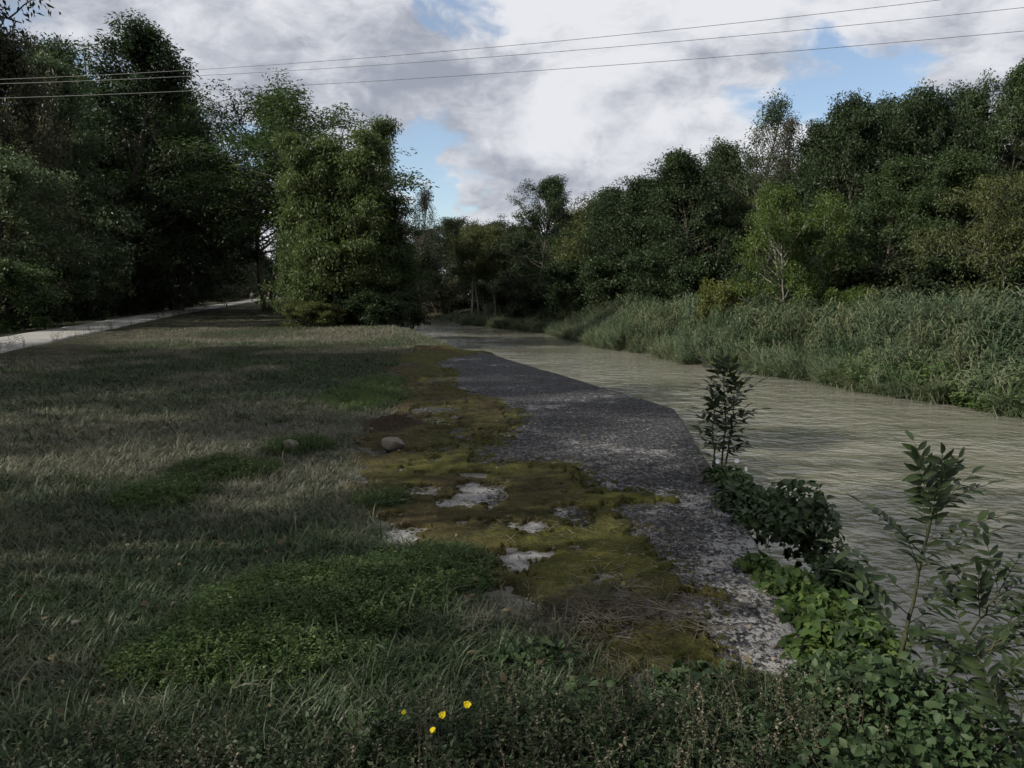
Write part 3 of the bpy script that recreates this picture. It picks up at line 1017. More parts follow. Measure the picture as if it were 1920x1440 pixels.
# trees beside the path left of and behind the camera: they shade the lawn; the first two are unseen, added to dim the foreground
ROWL = [(-4.5, -9.0, 'broad_round', 14), (0.0, -14.0, 'ash_round', 15), (-9.5, -11.5, 'ash_round', 14.5), (-10.6, -5.6, 'porous', 15), (-13.6, 0.6, 'porous', 15), (-15.6, 7.0, 'porous', 14.5), (-17.4, 12.5, 'broad_round', 14), (-21.5, 15.5, 'ash_round', 11)]
for i, (x, Y, key, h) in enumerate(ROWL):
    p = PROTO[key]
    e = tree('shade_tree', key, 0, Y, None, None, ['tree behind the viewer on the lawn, left of the quay', 'tree behind the viewer close to the quay', 'tree behind the viewer beside the path, farthest back', 'tree behind the viewer beside the path, second back', 'tree level with the viewer beside the path',
             'tall tree left of the picture beside the path', 'tree just outside the left picture edge', 'smaller tree at the left edge before the dark brownish one'][i], leafm='leaf_mid', x=x, rot=i * 2.1 - 3.7)
    s = h / p['H']; e.scale = (s * 1.1, s * 1.1, s)
# the branch reaching into the top left corner
def corner_branch():
    rng = np.random.default_rng(5)
    e = empty('overhanging_branch', (-11.3, 11.6, 6.0))
    tag(e, 'dark leafy branch hanging into the top left corner of the picture', 'branch')
    segs, C = [], []
    main = bend_line((0, 0, 0), norm(np.array([0.92, 0.25, 0.12])), 3.6, 8, rng, 0.07, -0.02)
    segs.append([(p, 0.05 * (1 - i / 9) + 0.006) for i, p in enumerate(main)])
    for i in range(26):
        t = rng.uniform(1.0, 8); j = min(7, int(t)); p = main[j] + (main[j + 1] - main[j]) * (t - j)
        tw = bend_line(p, norm(np.array([0.6, 0.2, -0.35]) + rnd_unit(rng, 1)[0] * 0.8), rng.uniform(0.35, 0.9), 4, rng, 0.15, -0.08)
        segs.append([(q, 0.012 * (1 - m / 5) + 0.003) for m, q in enumerate(tw)])
        C += tw[2:]
    C = np.array(C)
    ci = np.repeat(np.arange(len(C)), 15); n = len(ci)
    P = C[ci] + rng.normal(size=(n, 3)) * 0.11
    V, f, r = leaf_quads(P, norm(rnd_unit(rng, n) + np.array([0.2, 0, -0.7])), rnd_unit(rng, n) + np.array([0, 0, .5]), rng.uniform(.08, .15, n), rng.uniform(.03, .05, n), rng)
    TV, TF = tubes(segs, 5)
    obj('limb', mesh_np('limb', TV, TF, MATS['bark_dark'], smooth=True), e)
    obj('foliage', mesh_np('foliage', V, f, MATS['leaf_black'], {'rnd': r}), e)


corner_branch()

# ================================================================== right bank wood
tree('right_edge_ash', 'ash_tall', 1868, 35, 108, 200, 'tallest ash at the right edge rising above the wood', leafm='leaf_mid', rot=0.5)
tree('wood_edge_tree', 'broad_round', 1720, 36, 165, 230, 'rounded dark green tree left of the tallest right-edge ash', leafm='leaf_dark', rot=1.5)
tree('wood_edge_tree', 'ash_round', 1590, 38, 190, 210, 'dark tree with a stepped crown just left of the rounded one', leafm='leaf_dark', rot=4.0)
tree('arching_willow', 'arching', 1880, 27, 330, 240, 'yellowish arching willow leaning in from the right edge above the reeds', 'tree', 'leaf_olive', rot=2.6)
tree('bright_small_tree', 'fine_dome', 1478, 30, 335, 205, 'small bright green tree with pale stems standing above the reeds', leafm='leaf_bright', rot=1.1)
tree('yellow_bush', 'bush_low', 1365, 30.5, 525, 95, 'low yellow-green bush left of the bright small tree', 'bush', 'leaf_yellow')
tree('airy_tree', 'airy', 1385, 44, 178, 135, 'tall airy tree with thin leaves standing out against the cloud', leafm='leaf_mid', rot=0.3)
tree('twiggy_tree', 'twiggy', 1475, 44, 222, 110, 'greyish half-bare twiggy tree right of the airy one', leafm='leaf_brown', rot=0.9)
tree('twiggy_tree', 'twiggy', 1425, 42, 290, 110, 'shorter greyish twiggy tree between the airy one and the bright small tree', leafm='leaf_brown', rot=2.9)
tree('slope_tree', 'skirted', 1300, 43, 285, 220, 'dark tree below and left of the airy tree', leafm='leaf_dark', rot=3.0)
tree('slope_tree', 'broad_round', 1205, 48, 330, 220, 'dark rounded tree at the middle of the right bank wood', leafm='leaf_dark', rot=5.5)
tree('slope_tree', 'ash_round', 1120, 54, 370, 180, 'olive-topped tree just right of the lone tree with a bare trunk', leafm='leaf_olive', rot=0.8)
tree('lone_bank_tree', 'ash_tall', 1022, 60, 328, 150, 'dark ragged tree standing above its neighbours with a bare trunk', leafm='leaf_dark', rot=1.2)
tree('wood_edge_tree', 'skirted', 1650, 32, 300, 230, 'dense dark tree low in front of the right-hand wood', leafm='leaf_mid', rot=0.2)
tree('wood_edge_tree', 'skirted', 1790, 30, 290, 220, 'leafy tree in front of the tallest right-edge ash', leafm='leaf_mid', rot=3.6)
tree('wood_edge_tree', 'ash_round', 1560, 41, 280, 200, 'dark tree behind the bright small tree', leafm='leaf_dark', rot=2.2)
tree('wood_edge_tree', 'broad_round', 1410, 46, 330, 200, 'dark tree behind the yellow bush', leafm='leaf_dark', rot=0.1)
for i, (px, top, wd) in enumerate([(885, 415, 80), (897, 440, 60), (928, 420, 85), (966, 430, 90)]):
    tree('pale_trunk_tree', 'pale_stem', px, 65 + i * 0.7, top, wd, ['leftmost', 'second from the left', 'third from the left', 'rightmost'][i] + ' of four slender pale-trunked trees on the far grassy bank',
         leafm='leaf_olive' if i in (0, 2) else 'leaf_mid', bark='bark_pale', group='pale-trunked trees on the far bank', rot=i * 1.4)
for i, (px, Y, top, wd, key, lb) in enumerate([
        (850, 92, 408, 130, 'broad_round', 'dark rounded tree at the far bend of the river, left of the pale trunks'),
        (800, 100, 430, 110, 'skirted', 'farthest dark tree where the river disappears behind the clump'),
        (905, 84, 415, 130, 'ash_round', 'dark tree right behind the pale-trunked trees'),
        (985, 76, 425, 130, 'skirted', 'dark tree between the pale trunks and the lone ragged tree'),
        (1060, 68, 400, 150, 'broad_round', 'dark tree behind the lone ragged tree'),
        (760, 112, 455, 110, 'skirted', 'distant dark tree seen past the feathery clump')]):
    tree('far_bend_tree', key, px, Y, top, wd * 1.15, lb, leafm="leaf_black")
for i, (px, Y, top, wd, lm, lb) in enumerate([
        (1010, 55, 515, 110, 'leaf_black', 'blackish bush at the water right of the pale trunks'),
        (1090, 50, 480, 130, 'leaf_dark', 'dark bush under the olive-topped tree'),
        (1180, 45, 470, 140, 'leaf_dark', 'dark bush above the reeds at the middle of the right bank'),
        (1265, 40, 470, 140, 'leaf_dark', 'dark bush above the reeds left of the yellow bush'),
        (1420, 34, 500, 110, 'leaf_dark', 'dark bush behind the left foot of the bright small tree'),
        (1540, 33, 470, 140, 'leaf_dark', 'dark bush at the right foot of the bright small tree'),
        (1640, 30, 490, 130, 'leaf_black', 'blackish bush under the dense dark tree'),
        (1740, 28.5, 480, 140, 'leaf_black', 'blackish bush in the dark hollow left of the willow'),
        (1850, 27, 470, 160, 'leaf_dark', 'dark bush under the arching willow'),
        (1600, 28.5, 535, 90, 'leaf_bright', 'small green bush peeping over the reeds'),
        (935, 76, 490, 90, 'leaf_black', 'dark bush filling the gap behind the third pale trunk'),
        (900, 79, 490, 90, 'leaf_black', 'dark bush filling the gap behind the leftmost pale trunk'),
        (975, 72, 490, 90, 'leaf_black', 'dark bush filling the gap behind the rightmost pale trunk'),
        (830, 78, 520, 80, 'leaf_brown', 'brownish bush at the far bend of the river'),
        (780, 86, 520, 90, 'leaf_black', 'black bush where the water vanishes behind the clump')]):
    tree('bank_bush', 'bush', px, Y, top, wd, lb, 'bush', lm, group='bushes along the right bank')
for i, (px, Y, top, wd, key, lb) in enumerate([
        (1265, 47, 318, 200, 'broad_round', 'dark tree filling the slope between the middle of the wood and the airy tree'),
        (1155, 52, 352, 190, 'broad_round', 'dark tree filling the slope right of the olive-topped tree'),
        (1345, 48, 270, 190, 'broad_round', 'dark tree right below the airy tree'),
        (1530, 44, 225, 200, 'broad_round', 'dark tree on the skyline right of the twiggy one'),
        (1655, 42, 185, 210, 'broad_round', 'dark skyline tree between the stepped crown and the rounded one'),
        (1790, 41, 165, 200, 'broad_round', 'dark skyline tree left of the tallest right-edge ash'),
        (1930, 38, 130, 200, 'ash_round', 'dark tree cut off by the right picture edge')]):
    tree('skyline_tree', key, px, Y, top, wd, lb, leafm='leaf_dark', rot=i * 1.9)
k = 0
for (x, Y, key, h) in [(16, 52, 'broad_round', 9.5), (21, 48, 'skirted', 10), (26, 45, 'broad_round', 10.5), (32, 44, 'skirted', 11.5), (37, 40, 'broad_round', 12), (11, 58, 'skirted', 9), (7, 66, 'broad_round', 8.5), (2, 76, 'skirted', 8.5),
                      (30, 34, 'skirted', 10), (-6, 96, 'skirted', 9), (-16, 118, 'broad_round', 9), (-28, 130, 'skirted', 9), (24, 24, 'skirted', 9), (26, 15, 'broad_round', 10)]:
    p = PROTO[key]
    e = tree('backing_tree', key, 0, Y, None, None, 'dark tree deep in the wood on the right bank', leafm='leaf_dark', x=x, group='trees deep in the right bank wood', rot=k * 1.1)
    s = h / p['H']; e.scale = (s * 1.1, s * 1.1, s)
    k += 1

# ================================================================== scattered ground cover (stuff)
PCOL = {}


def proto_coll(key, meshes):
    c = bpy.data.collections.new(key + '_prototypes')
    for i, m in enumerate(meshes):
        o = bpy.data.objects.new('%s_%02d' % (key, i), m)
        c.objects.link(o)
    PCOL[key] = c
    return c


def scatter(name, key, P, rot, scl, tint, parent=None):
    """one object: instances of small clumps on points (geometry nodes)"""
    n = len(P)
    me = bpy.data.meshes.new(name)
    me.vertices.add(n)
    me.vertices.foreach_set('co', np.asarray(P, np.float32).ravel())
    for nm, typ, v in (('rot', 'FLOAT_VECTOR', rot), ('scl', 'FLOAT_VECTOR', scl)):
        a = me.attributes.new(nm, typ, 'POINT')
        a.data.foreach_set('vector', np.asarray(v, np.float32).ravel())
    a = me.attributes.new('tint', 'FLOAT', 'POINT')
    a.data.foreach_set('value', np.asarray(tint, np.float32))
    rng = np.random.default_rng(len(P))
    a = me.attributes.new('pick', 'INT', 'POINT')
    a.data.foreach_set('value', rng.integers(0, len(PCOL[key].objects), n).astype(np.int32))
    o = obj(name, me, parent)
    ng = bpy.data.node_groups.new(name + '_scatter', 'GeometryNodeTree')
    ng.interface.new_socket('Geometry', in_out='INPUT', socket_type='NodeSocketGeometry')
    ng.interface.new_socket('Geometry', in_out='OUTPUT', socket_type='NodeSocketGeometry')
    gi = ng.nodes.new('NodeGroupInput'); go = ng.nodes.new('NodeGroupOutput')
    ip = ng.nodes.new('GeometryNodeInstanceOnPoints')
    ci = ng.nodes.new('GeometryNodeCollectionInfo')
    ci.inputs['Collection'].default_value = PCOL[key]
    ci.inputs['Separate Children'].default_value = True
    ci.inputs['Reset Children'].default_value = True

    def na(nm, typ):
        q = ng.nodes.new('GeometryNodeInputNamedAttribute')
        q.data_type = typ
        q.inputs['Name'].default_value = nm
        return [s for s in q.outputs if s.enabled and s.name == 'Attribute'][0]
    ng.links.new(gi.outputs[0], ip.inputs['Points'])
    ng.links.new(ci.outputs[0], ip.inputs['Instance'])
    ip.inputs['Pick Instance'].default_value = True
    ng.links.new(na('pick', 'INT'), ip.inputs['Instance Index'])
    ng.links.new(na('rot', 'FLOAT_VECTOR'), ip.inputs['Rotation'])
    ng.links.new(na('scl', 'FLOAT_VECTOR'), ip.inputs['Scale'])
    ng.links.new(ip.outputs[0], go.inputs[0])
    md = o.modifiers.new('scatter', 'NODES')
    md.node_group = ng
    return o


def blades(rng, n, rad, L, W, lean, curl, segs=3, lay=0.0):
    """n grass blades rooted in a disc: flat tapered strips that bend over"""
    V, Fq, Ft = [], [], []
    b = 0
    for i in range(n):
        a = rng.random() * 6.283; rr = rad * math.sqrt(rng.random())
        p = np.array([math.cos(a) * rr, math.sin(a) * rr, -0.01])
        az = rng.random() * 6.283
        tilt = abs(rng.normal()) * lean + lay * rng.random()
        l = L * rng.uniform(0.5, 1.2); wd = W * rng.uniform(.7, 1.3)
        h = np.array([math.cos(az), math.sin(az), 0]); s = np.array([-h[1], h[0], 0])
        c = curl * rng.uniform(0.3, 1.6)
        for k in range(segs + 1):
            t = k / segs
            if k < segs:
                ww = wd * (1 - 0.75 * t ** 1.5) * 0.5
                V += [p - s * ww, p + s * ww]
            else:
                V += [p]
            ang = min(tilt + c * t, 2.4)
            p = p + (h * math.sin(ang) + np.array([0, 0, math.cos(ang)])) * l / segs
        for k in range(segs - 1):
            q = b + 2 * k
            Fq.append((q, q + 1, q + 3, q + 2))
        q = b + 2 * (segs - 1)
        Ft.append((q, q + 1, q + 2))
        b += 2 * segs + 1
    return np.array(V), [np.array(Fq), np.array(Ft)]


rng0 = np.random.default_rng(77)
proto_coll('grass_short', [mesh_np('g', *blades(rng0, 13, 0.06, 0.085, 0.0072, 0.65, 1.2), MATS['grass_blade']) for i in range(4)])
proto_coll('grass_tall', [mesh_np('g', *blades(rng0, 13, 0.055, 0.18, 0.0075, 0.5, 1.6, 4), MATS['grass_blade']) for i in range(4)])
proto_coll('grass_laid', [mesh_np('g', *blades(rng0, 14, 0.09, 0.17, 0.0042, 0.4, 0.7, 3, lay=1.3), MATS['grass_blade']) for i in range(3)])
proto_coll('grass_far', [mesh_np('g', *blades(rng0, 22, 0.22, 0.10, 0.013, 0.6, 0.9, 2), MATS['grass_blade']) for i in range(3)])


def weed_mesh(rng, stems, H, rad, leaf, per, mat, bare=0.15, lean=0.35):
    """upright little plants: thin stems set with small leaves"""
    segs, P, D, N, L, W = [], [], [], [], [], []
    for s in range(stems):
        a = rng.random() * 6.283; r = rad * math.sqrt(rng.random())
        ln = bend_line((math.cos(a) * r, math.sin(a) * r, -0.01), norm(np.array([rng.normal() * lean, rng.normal() * lean, 1.0])), H * rng.uniform(.6, 1.15), 5, rng, 0.12, 0.02)
        segs.append([(p, 0.0016 * (1 - .6 * i / 5)) for i, p in enumerate(ln)])
        for i in range(per):
            t = bare * 5 + (5 - bare * 5) * (i + rng.random()) / per
            j = min(4, int(t)); p = ln[j] + (ln[j + 1] - ln[j]) * (t - j)
            az = i * 2.4 + rng.random()
            P.append(p); D.append(np.array([math.cos(az), math.sin(az), rng.uniform(.1, .7)])); N.append(np.array([0, 0, 1.0]) + rng.normal(size=3) * .35)
            sc_ = rng.uniform(.6, 1.2); L.append(leaf[0] * sc_); W.append(leaf[1] * sc_)
    V, f, r = leaf_quads(np.array(P), norm(np.array(D)), np.array(N), np.array(L), np.array(W), rng)
    TV, TF = tubes(segs, 3)
    return mesh_np('w', np.concatenate([V, TV]), np.concatenate([f, TF + len(V)]), mat)


proto_coll('bedstraw', [weed_mesh(rng0, 9, 0.13, 0.07, (0.022, 0.009), 15, MATS['weed_leaf']) for i in range(4)])
proto_coll('herb', [weed_mesh(rng0, 7, 0.20, 0.10, (0.026, 0.011), 13, MATS['herb_leaf'], .2, .5) for i in range(4)])
proto_coll('stalk', [weed_mesh(rng0, 5, 0.34, 0.09, (0.012, 0.007), 9, MATS['straw'], .55, .45) for i in range(4)])
proto_coll('verge_weed', [weed_mesh(rng0, 4, 0.5, 0.10, (0.06, 0.022), 12, MATS['herb_leaf'], .3, .2) for i in range(3)])


def reed_mesh(rng, stems, H, rad):
    Vs, Fs, b = [], [], 0
    segs = []
    P, D, N, L, W = [], [], [], [], []
    for s in range(stems):
        a = rng.random() * 6.283; r = rad * math.sqrt(rng.random())
        ln = bend_line((math.cos(a) * r, math.sin(a) * r, -0.05), norm(np.array([rng.normal() * .10, rng.normal() * .10, 1.0])), H * rng.uniform(.75, 1.1), 6, rng, 0.04, 0.0)
        segs.append([(p, 0.006 * (1 - .6 * i / 6)) for i, p in enumerate(ln)])
        for i in range(13):
            t = 1.0 + 4.95 * (i + rng.random()) / 13
            j = min(5, int(t)); p = ln[j] + (ln[j + 1] - ln[j]) * (t - j)
            az = rng.random() * 6.283
            up = rng.uniform(-0.05, 1.1)
            h = norm(np.array([math.cos(az), math.sin(az), up]))
            l = rng.uniform(.32, .72); wd = rng.uniform(.028, .058)
            sd = np.array([-math.sin(az), math.cos(az), 0])
            m = p + h * l * .5
            e = m + norm(h + np.array([0, 0, -rng.uniform(.5, 2.0)])) * l * .55
            Vs += [p - sd * wd * .35, p + sd * wd * .35, m + sd * wd * .5, m - sd * wd * .5, e]
            Fs.append(('q', b, b + 1, b + 2, b + 3)); Fs.append(('t', b + 3, b + 2, b + 4))
            b += 5
    V = np.array(Vs)
    q = np.array([f[1:] for f in Fs if f[0] == 'q']); t = np.array([f[1:] for f in Fs if f[0] == 't'])
    TV, TF = tubes(segs, 3)
    return mesh_np('r', np.concatenate([V, TV]), [np.concatenate([q, TF + len(V)]), t], MATS['reed_blade'])


proto_coll('reed', [reed_mesh(rng0, 6, 2.2, 0.22) for i in range(5)])
proto_coll('sedge', [mesh_np('s', *blades(rng0, 46, 0.16, 0.75, 0.014, 0.35, 1.9, 5), MATS['reed_blade']) for i in range(4)])
proto_coll('bank_herb', [weed_mesh(rng0, 12, 0.5, 0.22, (0.085, 0.04), 16, MATS['weed_leaf'], .05, .5) for i in range(3)])


def straw_mesh(rng, n, rad, L, mat='straw'):
    segs = []
    for i in range(n):
        a = rng.random() * 6.283; r = rad * math.sqrt(rng.random()); az = rng.random() * 6.283
        l = L * rng.uniform(.4, 1.2)
        ln = bend_line((math.cos(a) * r, math.sin(a) * r, rng.uniform(0.0, .03)), norm(np.array([math.cos(az), math.sin(az), rng.uniform(-.02, .3)])), l, 3, rng, .12, -.04)
        segs.append([(p, 0.0013) for p in ln])
    V, f = tubes(segs, 3)
    V[:, 2] = np.maximum(V[:, 2], 0.002)
    return mesh_np('st', V, f, MATS[mat])


proto_coll('straw', [straw_mesh(rng0, 3, 0.10, 0.10) for i in range(4)])
proto_coll('cut_stems', [straw_mesh(rng0, 20, 0.14, 0.22, 'stem_straw') for i in range(3)])


def lump(rng, r, flat, mat, seed):
    import bmesh
    bm = bmesh.new()
    bmesh.ops.create_icosphere(bm, subdivisions=2, radius=r)
    for v in bm.verts:
        c = np.array(v.co) / r
        q = 1 + .5 * (vnoise(c[0] * 2.2 + 5 + seed, c[1] * 2.2 + c[2] * 1.7, seed) - .5)
        v.co = (c[0] * q * r, c[1] * q * r, c[2] * q * r * flat)
    me = bpy.data.meshes.new('lump')
    bm.to_mesh(me); bm.free()
    me.materials.append(MATS[mat])
    return me


proto_coll('grit', [lump(rng0, .011, .6, 'stone', i) for i in range(4)])
proto_coll('moss_cushion', [lump(rng0, .028, .45, 'moss', 10 + i) for i in range(4)])
leaf_mat('dead_leaf', (0.060, 0.045, 0.026), (0.17, 0.14, 0.080), 0.2, 0.7, 0.2, 'tint', 'INSTANCER')


def fallen_mesh(rng):
    V, f, r = leaf_hex(np.zeros((1, 3)), np.array([[0, 1.0, .1]]), np.array([[0, 0, 1.0]]), np.array([.045]), np.array([.024]), rng, rng.uniform(-.3, .6))
    return mesh_np('fl', V, f, MATS['dead_leaf'])


proto_coll('fallen', [fallen_mesh(rng0) for i in range(4)])


def view_points(n, ymin, ymax, rng, power=1.0, extra=0.12, pad=0.0):
    """points thinning out with distance over the part of the ground the lens sees"""
    y = ymin * (ymax / ymin) ** (rng.random(n) ** power)
    hw = y * (0.687 + extra) + pad
    x = rng.uniform(-1, 1, n) * hw
    return x, y


def lawn_ok(x, y):
    ml = moss_left(np.clip(y, 2.4, 22)) + (fbm(x * 2.2, y * 2.2, 23, 4) - .5) * 0.9
    ok = np.where(y < 22, x < ml, x < Lx(y) - 0.4)
    pth = (x < Px(y) + 0.05) & (x > Px(y) - PW - 0.1)
    return ok & ~pth


def green_map(x, y):
    """0 = fresh green, 1 = dry straw"""
    v = fbm(x * 0.55 + 3, y * 0.40, 101, 4, 0.55)
    t = sst(v, 0.43, 0.59)
    for (px, py, rx, ry, amt) in [(620, 1150, 1.0, .65, -.9), (300, 935, .7, .7, -.8), (680, 740, 1.3, 2.3, -.8), (760, 700, 0.9, 1.5, -.6), (250, 655, 4, 2.5, -.5), (560, 840, .6, .9, -.7),
                                 (120, 960, 1.0, 1.1, .6), (160, 760, 2.6, 2.5, .5), (600, 930, 1.1, 1.0, .6), (100, 1250, .6, .5, .5), (700, 625, 4, 6, .5), (500, 640, 4, 5, .3),
                                 (300, 1060, .9, .5, .1), (480, 800, 1.2, 1.5, .3)]:
        gx, gy, _ = G(px, py)
        t = t + amt * np.exp(-((x - gx) / rx) ** 2 - ((y - gy) / ry) ** 2)
    return np.clip(t, 0, 1)


def lawn():
    rng = np.random.default_rng(3)
    # near and middle turf
    x, y = view_points(82000, 1.2, 17, rng, 0.85, .3, 1.2)
    k = lawn_ok(x, y); x, y = x[k], y[k]
    g = green_map(x, y)
    z = ground_z(x, y)
    n = len(x)
    s = rng.uniform(.7, 1.25, n) * (1 + 0.5 * fbm(x * 1.2, y * 1.2, 55, 3)) * np.clip(0.75 + y * .05, .8, 1.35)
    rot = np.stack([rng.normal(size=n) * .12, rng.normal(size=n) * .12, rng.random(n) * 6.283], -1)
    tint = np.clip(g * 0.60 + rng.normal(size=n) * .24 * (0.4 + g), 0, 1)
    o = scatter('lawn_grass', 'grass_short', np.stack([x, y, z], -1), rot, np.stack([s * 1.1, s * 1.1, s * .68], -1), tint)
    tag(o, 'short patchy mown lawn, half green and half dried out', 'grass', kind='stuff')
    # far turf
    x, y = view_points(36000, 13, 75, rng, 0.9, .3)
    k = lawn_ok(x, y) & (x > Px(y) - PW - 9); x, y = x[k], y[k]
    n = len(x)
    g = green_map(x, y)
    s = rng.uniform(.6, 1.15, n) * (1 + .3 * sst(y, 20, 28) * sst(x, Lx(y) - 6, Lx(y) - 1)) * (.35 + .65 * sst(np.abs(x - Px(y) + PW / 2), 1.4, 4.0))
    rot = np.stack([rng.normal(size=n) * .1, rng.normal(size=n) * .1, rng.random(n) * 6.283], -1)
    o = scatter('distant_grass', 'grass_far', np.stack([x, y, ground_z(x, y)], -1), rot, np.stack([s, s, s], -1), np.clip(g * .8 + rng.normal(size=n) * .12 + .05, 0, 1))
    tag(o, 'far lawn grass running back to the path and the trees', 'grass', kind='stuff')
    # taller tufts near the viewer
    x, y = view_points(15000, 1.2, 7.5, rng, 1.15, .3, 1.2)
    g = green_map(x, y)
    dens = sst(fbm(x * 1.1, y * 1.1, 202, 3), .42, .62) * (1 - sst(y, 3.2, 7) * .75)
    k = lawn_ok(x, y) & (rng.random(len(x)) < dens) & ~((y < 3.0) & (x > -0.2)); x, y, g = x[k], y[k], g[k]
    n = len(x)
    s = rng.uniform(.6, 1.3, n)
    rot = np.stack([rng.normal(size=n) * .25, rng.normal(size=n) * .25, rng.random(n) * 6.283], -1)
    o = scatter('tall_grass', 'grass_tall', np.stack([x, y, ground_z(x, y)], -1), rot, np.stack([s, s, s], -1), np.clip(g * .5 + rng.normal(size=n) * .16 + .05, 0, 1))
    tag(o, 'longer bending grass tufts in the left foreground', 'grass', kind='stuff')
    # flattened dry grass
    x, y = view_points(24000, 1.2, 11, rng, 1.0, .3, 1.2)
    g = green_map(x, y)
    k = lawn_ok(x, y) & (rng.random(len(x)) < np.clip(g * 1.1 + .1, 0, 1)); x, y, g = x[k], y[k], g[k]
    n = len(x)
    s = rng.uniform(.5, 1.1, n)
    rot = np.stack([rng.normal(size=n) * .2, rng.normal(size=n) * .2, rng.random(n) * 6.283], -1)
    o = scatter('dry_grass', 'grass_laid', np.stack([x, y, ground_z(x, y) + .005], -1), rot, np.stack([s, s, s * .75], -1), np.clip(.62 + rng.normal(size=n) * .2, 0, 1))
    tag(o, 'flattened straw-coloured dry grass lying among the green', 'grass', kind='stuff')
    # bedstraw: bright low weeds in cushions
    x, y = view_points(60000, 2.2, 15, rng, 1.0)
    m = np.zeros(len(x))
    for (px, py, rx, ry) in [(640, 1130, .75, .42), (540, 1180, .7, .3), (800, 1090, .45, .35), (300, 940, .42, .42), (420, 890, .5, .5), (690, 745, .9, 1.5), (560, 845, .35, .5), (860, 1060, .3, .3), (470, 1250, .6, .25), (720, 720, .7, 1.2), (730, 940, .35, .35)]:
        gx, gy, _ = G(px, py)
        m = np.maximum(m, np.exp(-(((x - gx) / rx) ** 2 + ((y - gy) / ry) ** 2) * 1.2))
    m = m * (0.45 + 1.1 * fbm(x * 3, y * 3, 88, 3))
    k = lawn_ok(x - .12, y) & (rng.random(len(x)) < sst(m, .28, .62) * .9); x, y = x[k], y[k]; m = m[k]
    n = len(x)
    s = rng.uniform(.6, 1.2, n) * (0.5 + .7 * np.clip(m, 0, 1))
    rot = np.stack([rng.normal(size=n) * .15, rng.normal(size=n) * .15, rng.random(n) * 6.283], -1)
    o = scatter('low_weeds', 'bedstraw', np.stack([x, y, ground_z(x, y)], -1), rot, np.stack([s, s, s], -1), np.clip(.4 + rng.normal(size=n) * .25, 0, 1))
    tag(o, 'cushions of small-leaved bright green weeds in the lawn', 'weeds', kind='stuff')
    # dark tangled herbs along the bottom edge
    x = rng.uniform(-1.6, 1.25, 5200); y = rng.uniform(1.5, 3.35, 5200)
    lim = 2.25 + .45 * sst(x, -.7, .3) + (fbm(x * 2, y * 2, 66, 3) - .5) * .6
    k = (y < lim) & (x > -1.3 + rng.normal(size=5200) * .2) & (x < Lx(y) - .15); x, y = x[k], y[k]
    n = len(x)
    s = rng.uniform(.5, 1.15, n) * (1 - .45 * sst(y, 2.3, 3.3))
    rot = np.stack([rng.normal(size=n) * .3, rng.normal(size=n) * .3, rng.random(n) * 6.283], -1)
    o = scatter('tangled_herbs', 'herb', np.stack([x, y, np.maximum(ground_z(x, y), 0)], -1), rot, np.stack([s, s, s], -1), np.clip(.22 + rng.normal(size=n) * .28, 0, 1))
    tag(o, 'dark tangle of small-leaved herbs along the bottom edge', 'weeds', kind='stuff')
    kk = rng.random(n) < .12
    m = int(kk.sum())
    o = scatter('dry_stalks', 'stalk', np.stack([x, y, np.maximum(ground_z(x, y), 0)], -1)[kk], rot[kk], np.repeat(rng.uniform(.5, 1.0, m)[:, None], 3, 1), rng.random(m) * .5)
    tag(o, 'dry grey-brown stalks with seed heads among the herbs at the bottom edge', 'weeds', kind='stuff')
    # weeds along the path edge
    y = 14 + 50 * rng.random(60) ** 1.6
    x = Px(y) + rng.uniform(.1, .6, 60)
    n = 60
    s = rng.uniform(.4, 1.2, n)
    rot = np.stack([rng.normal(size=n) * .1, rng.normal(size=n) * .1, rng.random(n) * 6.283], -1)
    o = scatter('verge_weeds', 'verge_weed', np.stack([x, y, ground_z(x, y)], -1), rot, np.stack([s, s, s], -1), rng.random(n) * .5)
    tag(o, 'wiry dark weeds standing along the near edge of the path', 'weeds', kind='stuff')
    # straw litter over moss, and the heap of cut stems
    x, y = view_points(9000, 2.2, 12, rng, 1.0)
    k = (x > moss_left(np.clip(y, 2.4, 20)) - .6) & (x < Lx(y) - .1) & (rng.random(len(x)) < .05 + .5 * sst(fbm(x * 1.5, y * 1.5, 300, 3), .5, .7)); x, y = x[k], y[k]
    n = len(x)
    s = rng.uniform(.4, 1.2, n)
    rot = np.stack([np.zeros(n), np.zeros(n), rng.random(n) * 6.283], -1)
    o = scatter('straw_litter', 'straw', np.stack([x, y, np.full(n, .03)], -1), rot, np.stack([s, s, s], -1), rng.random(n))
    tag(o, 'scattered bits of dry straw on the moss', 'litter', kind='stuff')
    x, y = view_points(2600, 2.2, 16, rng, 1.0)
    k = (x > moss_left(np.clip(y, 2.4, 20)) - 1.2) & (x < Lx(y) - .12); x, y = x[k], y[k]
    n = len(x)
    s = rng.uniform(.4, 1.0, n) ** 2 * 1.3
    rot = np.stack([rng.normal(size=n) * .3, rng.normal(size=n) * .3, rng.random(n) * 6.283], -1)
    o = scatter('grit', 'grit', np.stack([x, y, np.full(n, .012)], -1), rot, np.stack([s, s, s], -1), rng.random(n))
    tag(o, 'small grit and stone crumbs strewn over the quay', 'grit', kind='stuff')
    x, y = view_points(1900, 2.0, 16, rng, 1.0)
    k = (x > -5) & (x < Lx(y) - .1) & (rng.random(len(x)) < .25 + .5 * (fbm(x, y, 404, 3) > .52)); x, y = x[k], y[k]
    n = len(x)
    s = rng.uniform(.5, 1.2, n)
    rot = np.stack([rng.normal(size=n) * .5, rng.normal(size=n) * .5, rng.random(n) * 6.283], -1)
    o = scatter('fallen_leaves', 'fallen', np.stack([x, y, np.where(x > moss_left(np.clip(y, 2.4, 20)), .035, .05) + rng.random(n) * .02], -1), rot, np.stack([s, s, s], -1), rng.random(n))
